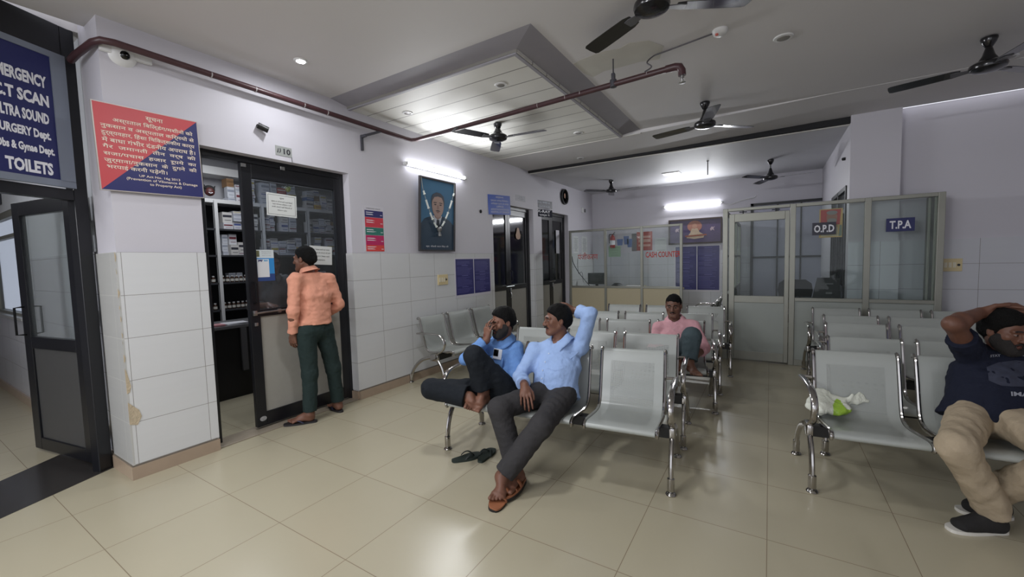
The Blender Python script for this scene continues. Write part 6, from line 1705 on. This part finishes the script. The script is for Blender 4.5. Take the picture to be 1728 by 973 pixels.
# lemon and chilli charm
t = thing('lemon_charm', 'green lemon and chilli charm hanging inside the pharmacy door glass', 'charm', (-.15, 1.325, 2.25))
b = nb(); tube(b, [(-.15, 1.325, 2.30), (-.15, 1.325, 2.20)], .0015, 5); obj('thread', b, mat('letter_dark', (0, 0, 0)), t)
b = nb(); lathe(b, [(0, -.026), (.010, -.022), (.022, -.008), (.023, .006), (.014, .020), (0, .027)], (-.15, 1.325, 2.225), 14); obj('lemon', b, mat('lemon', (.72, .72, .35), .45), t, True)
for k in range(5):
    a = k*1.25; b = nb(); z0 = 2.255+.006*(k % 2); tube(b, smooth_path([(-.15, 1.325, z0), (-.15+.02*math.cos(a), 1.325+.02*math.sin(a), z0-.005), (-.15+.045*math.cos(a), 1.325+.045*math.sin(a), z0-.03+.03*(k % 2))], 4), .005, 6, flat=(.0045, .0045)); obj('chilli', b, mat('chilli_green', (.34, .42, .20), .4), t, True)

# ------------------------------------------------------------------ things on the floor and the seat
for lb, h, tt, bg in (('dark green rubber slipper on the floor below the front bench, left of the pair', (1.835, 1.285, 0), (1.955, 1.485, 0), 1), ('dark green rubber slipper on the floor below the front bench, right of the pair', (2.025, 1.375, 0), (1.985, 1.600, 0), -1)):
    t = thing('slipper', lb, 'slipper', h); a, c = flip_flop(h, tt, (0, 0, 1), bg); obj('sole', a, mat('green_rubber', (.13, .17, .15), .75, noise=.15, nscale=40), t); obj('strap', c, mat('green_strap', (.09, .12, .11), .6), t, True)
# white and green plastic bag on the seat
def crumple(c, r, seed, h=.006, squash=(1, 1, 1)):
    v = Vol(V3(c)-.2, V3(c)+.2, h)
    for p, a, bb in r: v.ec(V3(c)+V3(p[0]), V3(c)+V3(p[1]), (1, .3, 0), a[0], a[1], bb[0], bb[1], .02)
    v.wrinkle(.007, seed, 50, 150, 9); return v
c = V3((4.185, 2.40, .425))
v = crumple(c, [(((-.09, -.07, .03), (.02, .05, .05)), (.06, .035), (.075, .05)), (((-.06, .0, .05), (-.05, .04, .12)), (.07, .03), (.05, .02)), (((.06, -.02, .035), (.0, -.06, .03)), (.05, .03), (.05, .03)), (((.03, .03, .06), (.14, .06, .085)), (.022, .014), (.035, .012)), (((.14, .06, .085), (.19, .07, .075)), (.035, .01), (.012, .006))], 77)
cx = c
def bagmat(C):
    q = C-cx; return ((q[:, 0] > -.005) & (q[:, 1] < .02) & (q[:, 2] < .065+.02*np.sin(q[:, 0]*60)) & (q[:, 0] < .12)).astype(int)+0
base = np.array([4.185, 2.40, .42])
o = vobj(v, 'plastic_bag', [mat('bag_white', (.84, .85, .80), .35, bump=.5, bscale=90), mat('bag_lime', (.58, .72, .24), .35, bump=.4, bscale=90)], None, Matrix.Translation(Vector(-base)), bagmat)
o.location = Vector(base); tag(o, 'crumpled white and lime plastic bag on the nearest seat of the right block', 'bag')
# pharmacist behind the door glass
grey_sh = cloth('grey_shirt', (.40, .40, .40))
J = dict(pel=(-.72, 1.40, .88), chest=(-.72, 1.40, 1.17), neck=(-.71, 1.40, 1.39), head=(-.68, 1.405, 1.52), shR=(-.72, 1.235, 1.33), shL=(-.72, 1.565, 1.33), elR=(-.66, 1.18, 1.08), wrR=(-.48, 1.24, 1.10), elL=(-.68, 1.61, 1.07), wrL=(-.52, 1.56, .98), hipR=(-.72, 1.31, .86), hipL=(-.72, 1.49, .86), knR=(-.72, 1.30, .46), knL=(-.72, 1.50, .46), anR=(-.72, 1.30, .085), anL=(-.72, 1.50, .085))
person('person in grey shirt standing inside the pharmacy behind the door glass', J, (.97, -.1, -.2), base=(-.72, 1.4, 0), bodyres=.007, hands={'R': dict(d=(1, .2, -.2), pn=(0, .1, -1), side=-1), 'L': dict(d=(1, 0, -.4), pn=(0, 0, -1), side=1)}, feet={'R': dict(heel=(-.77, 1.30, .02), toe=(-.53, 1.29, .02), big=1), 'L': dict(heel=(-.77, 1.50, .02), toe=(-.53, 1.51, .02), big=-1)},
    shirt=dict(mat=grey_sh, low=.1, hem=-.06, sleeve=.55, front=(1, 0, 0), sr=(.056, .05, .044)), trousers=dict(mat=mat('black_trousers', (0, 0, 0))), hair=dict(seed=23, h=.006), dims=(.95, .95, 0), seed=61)
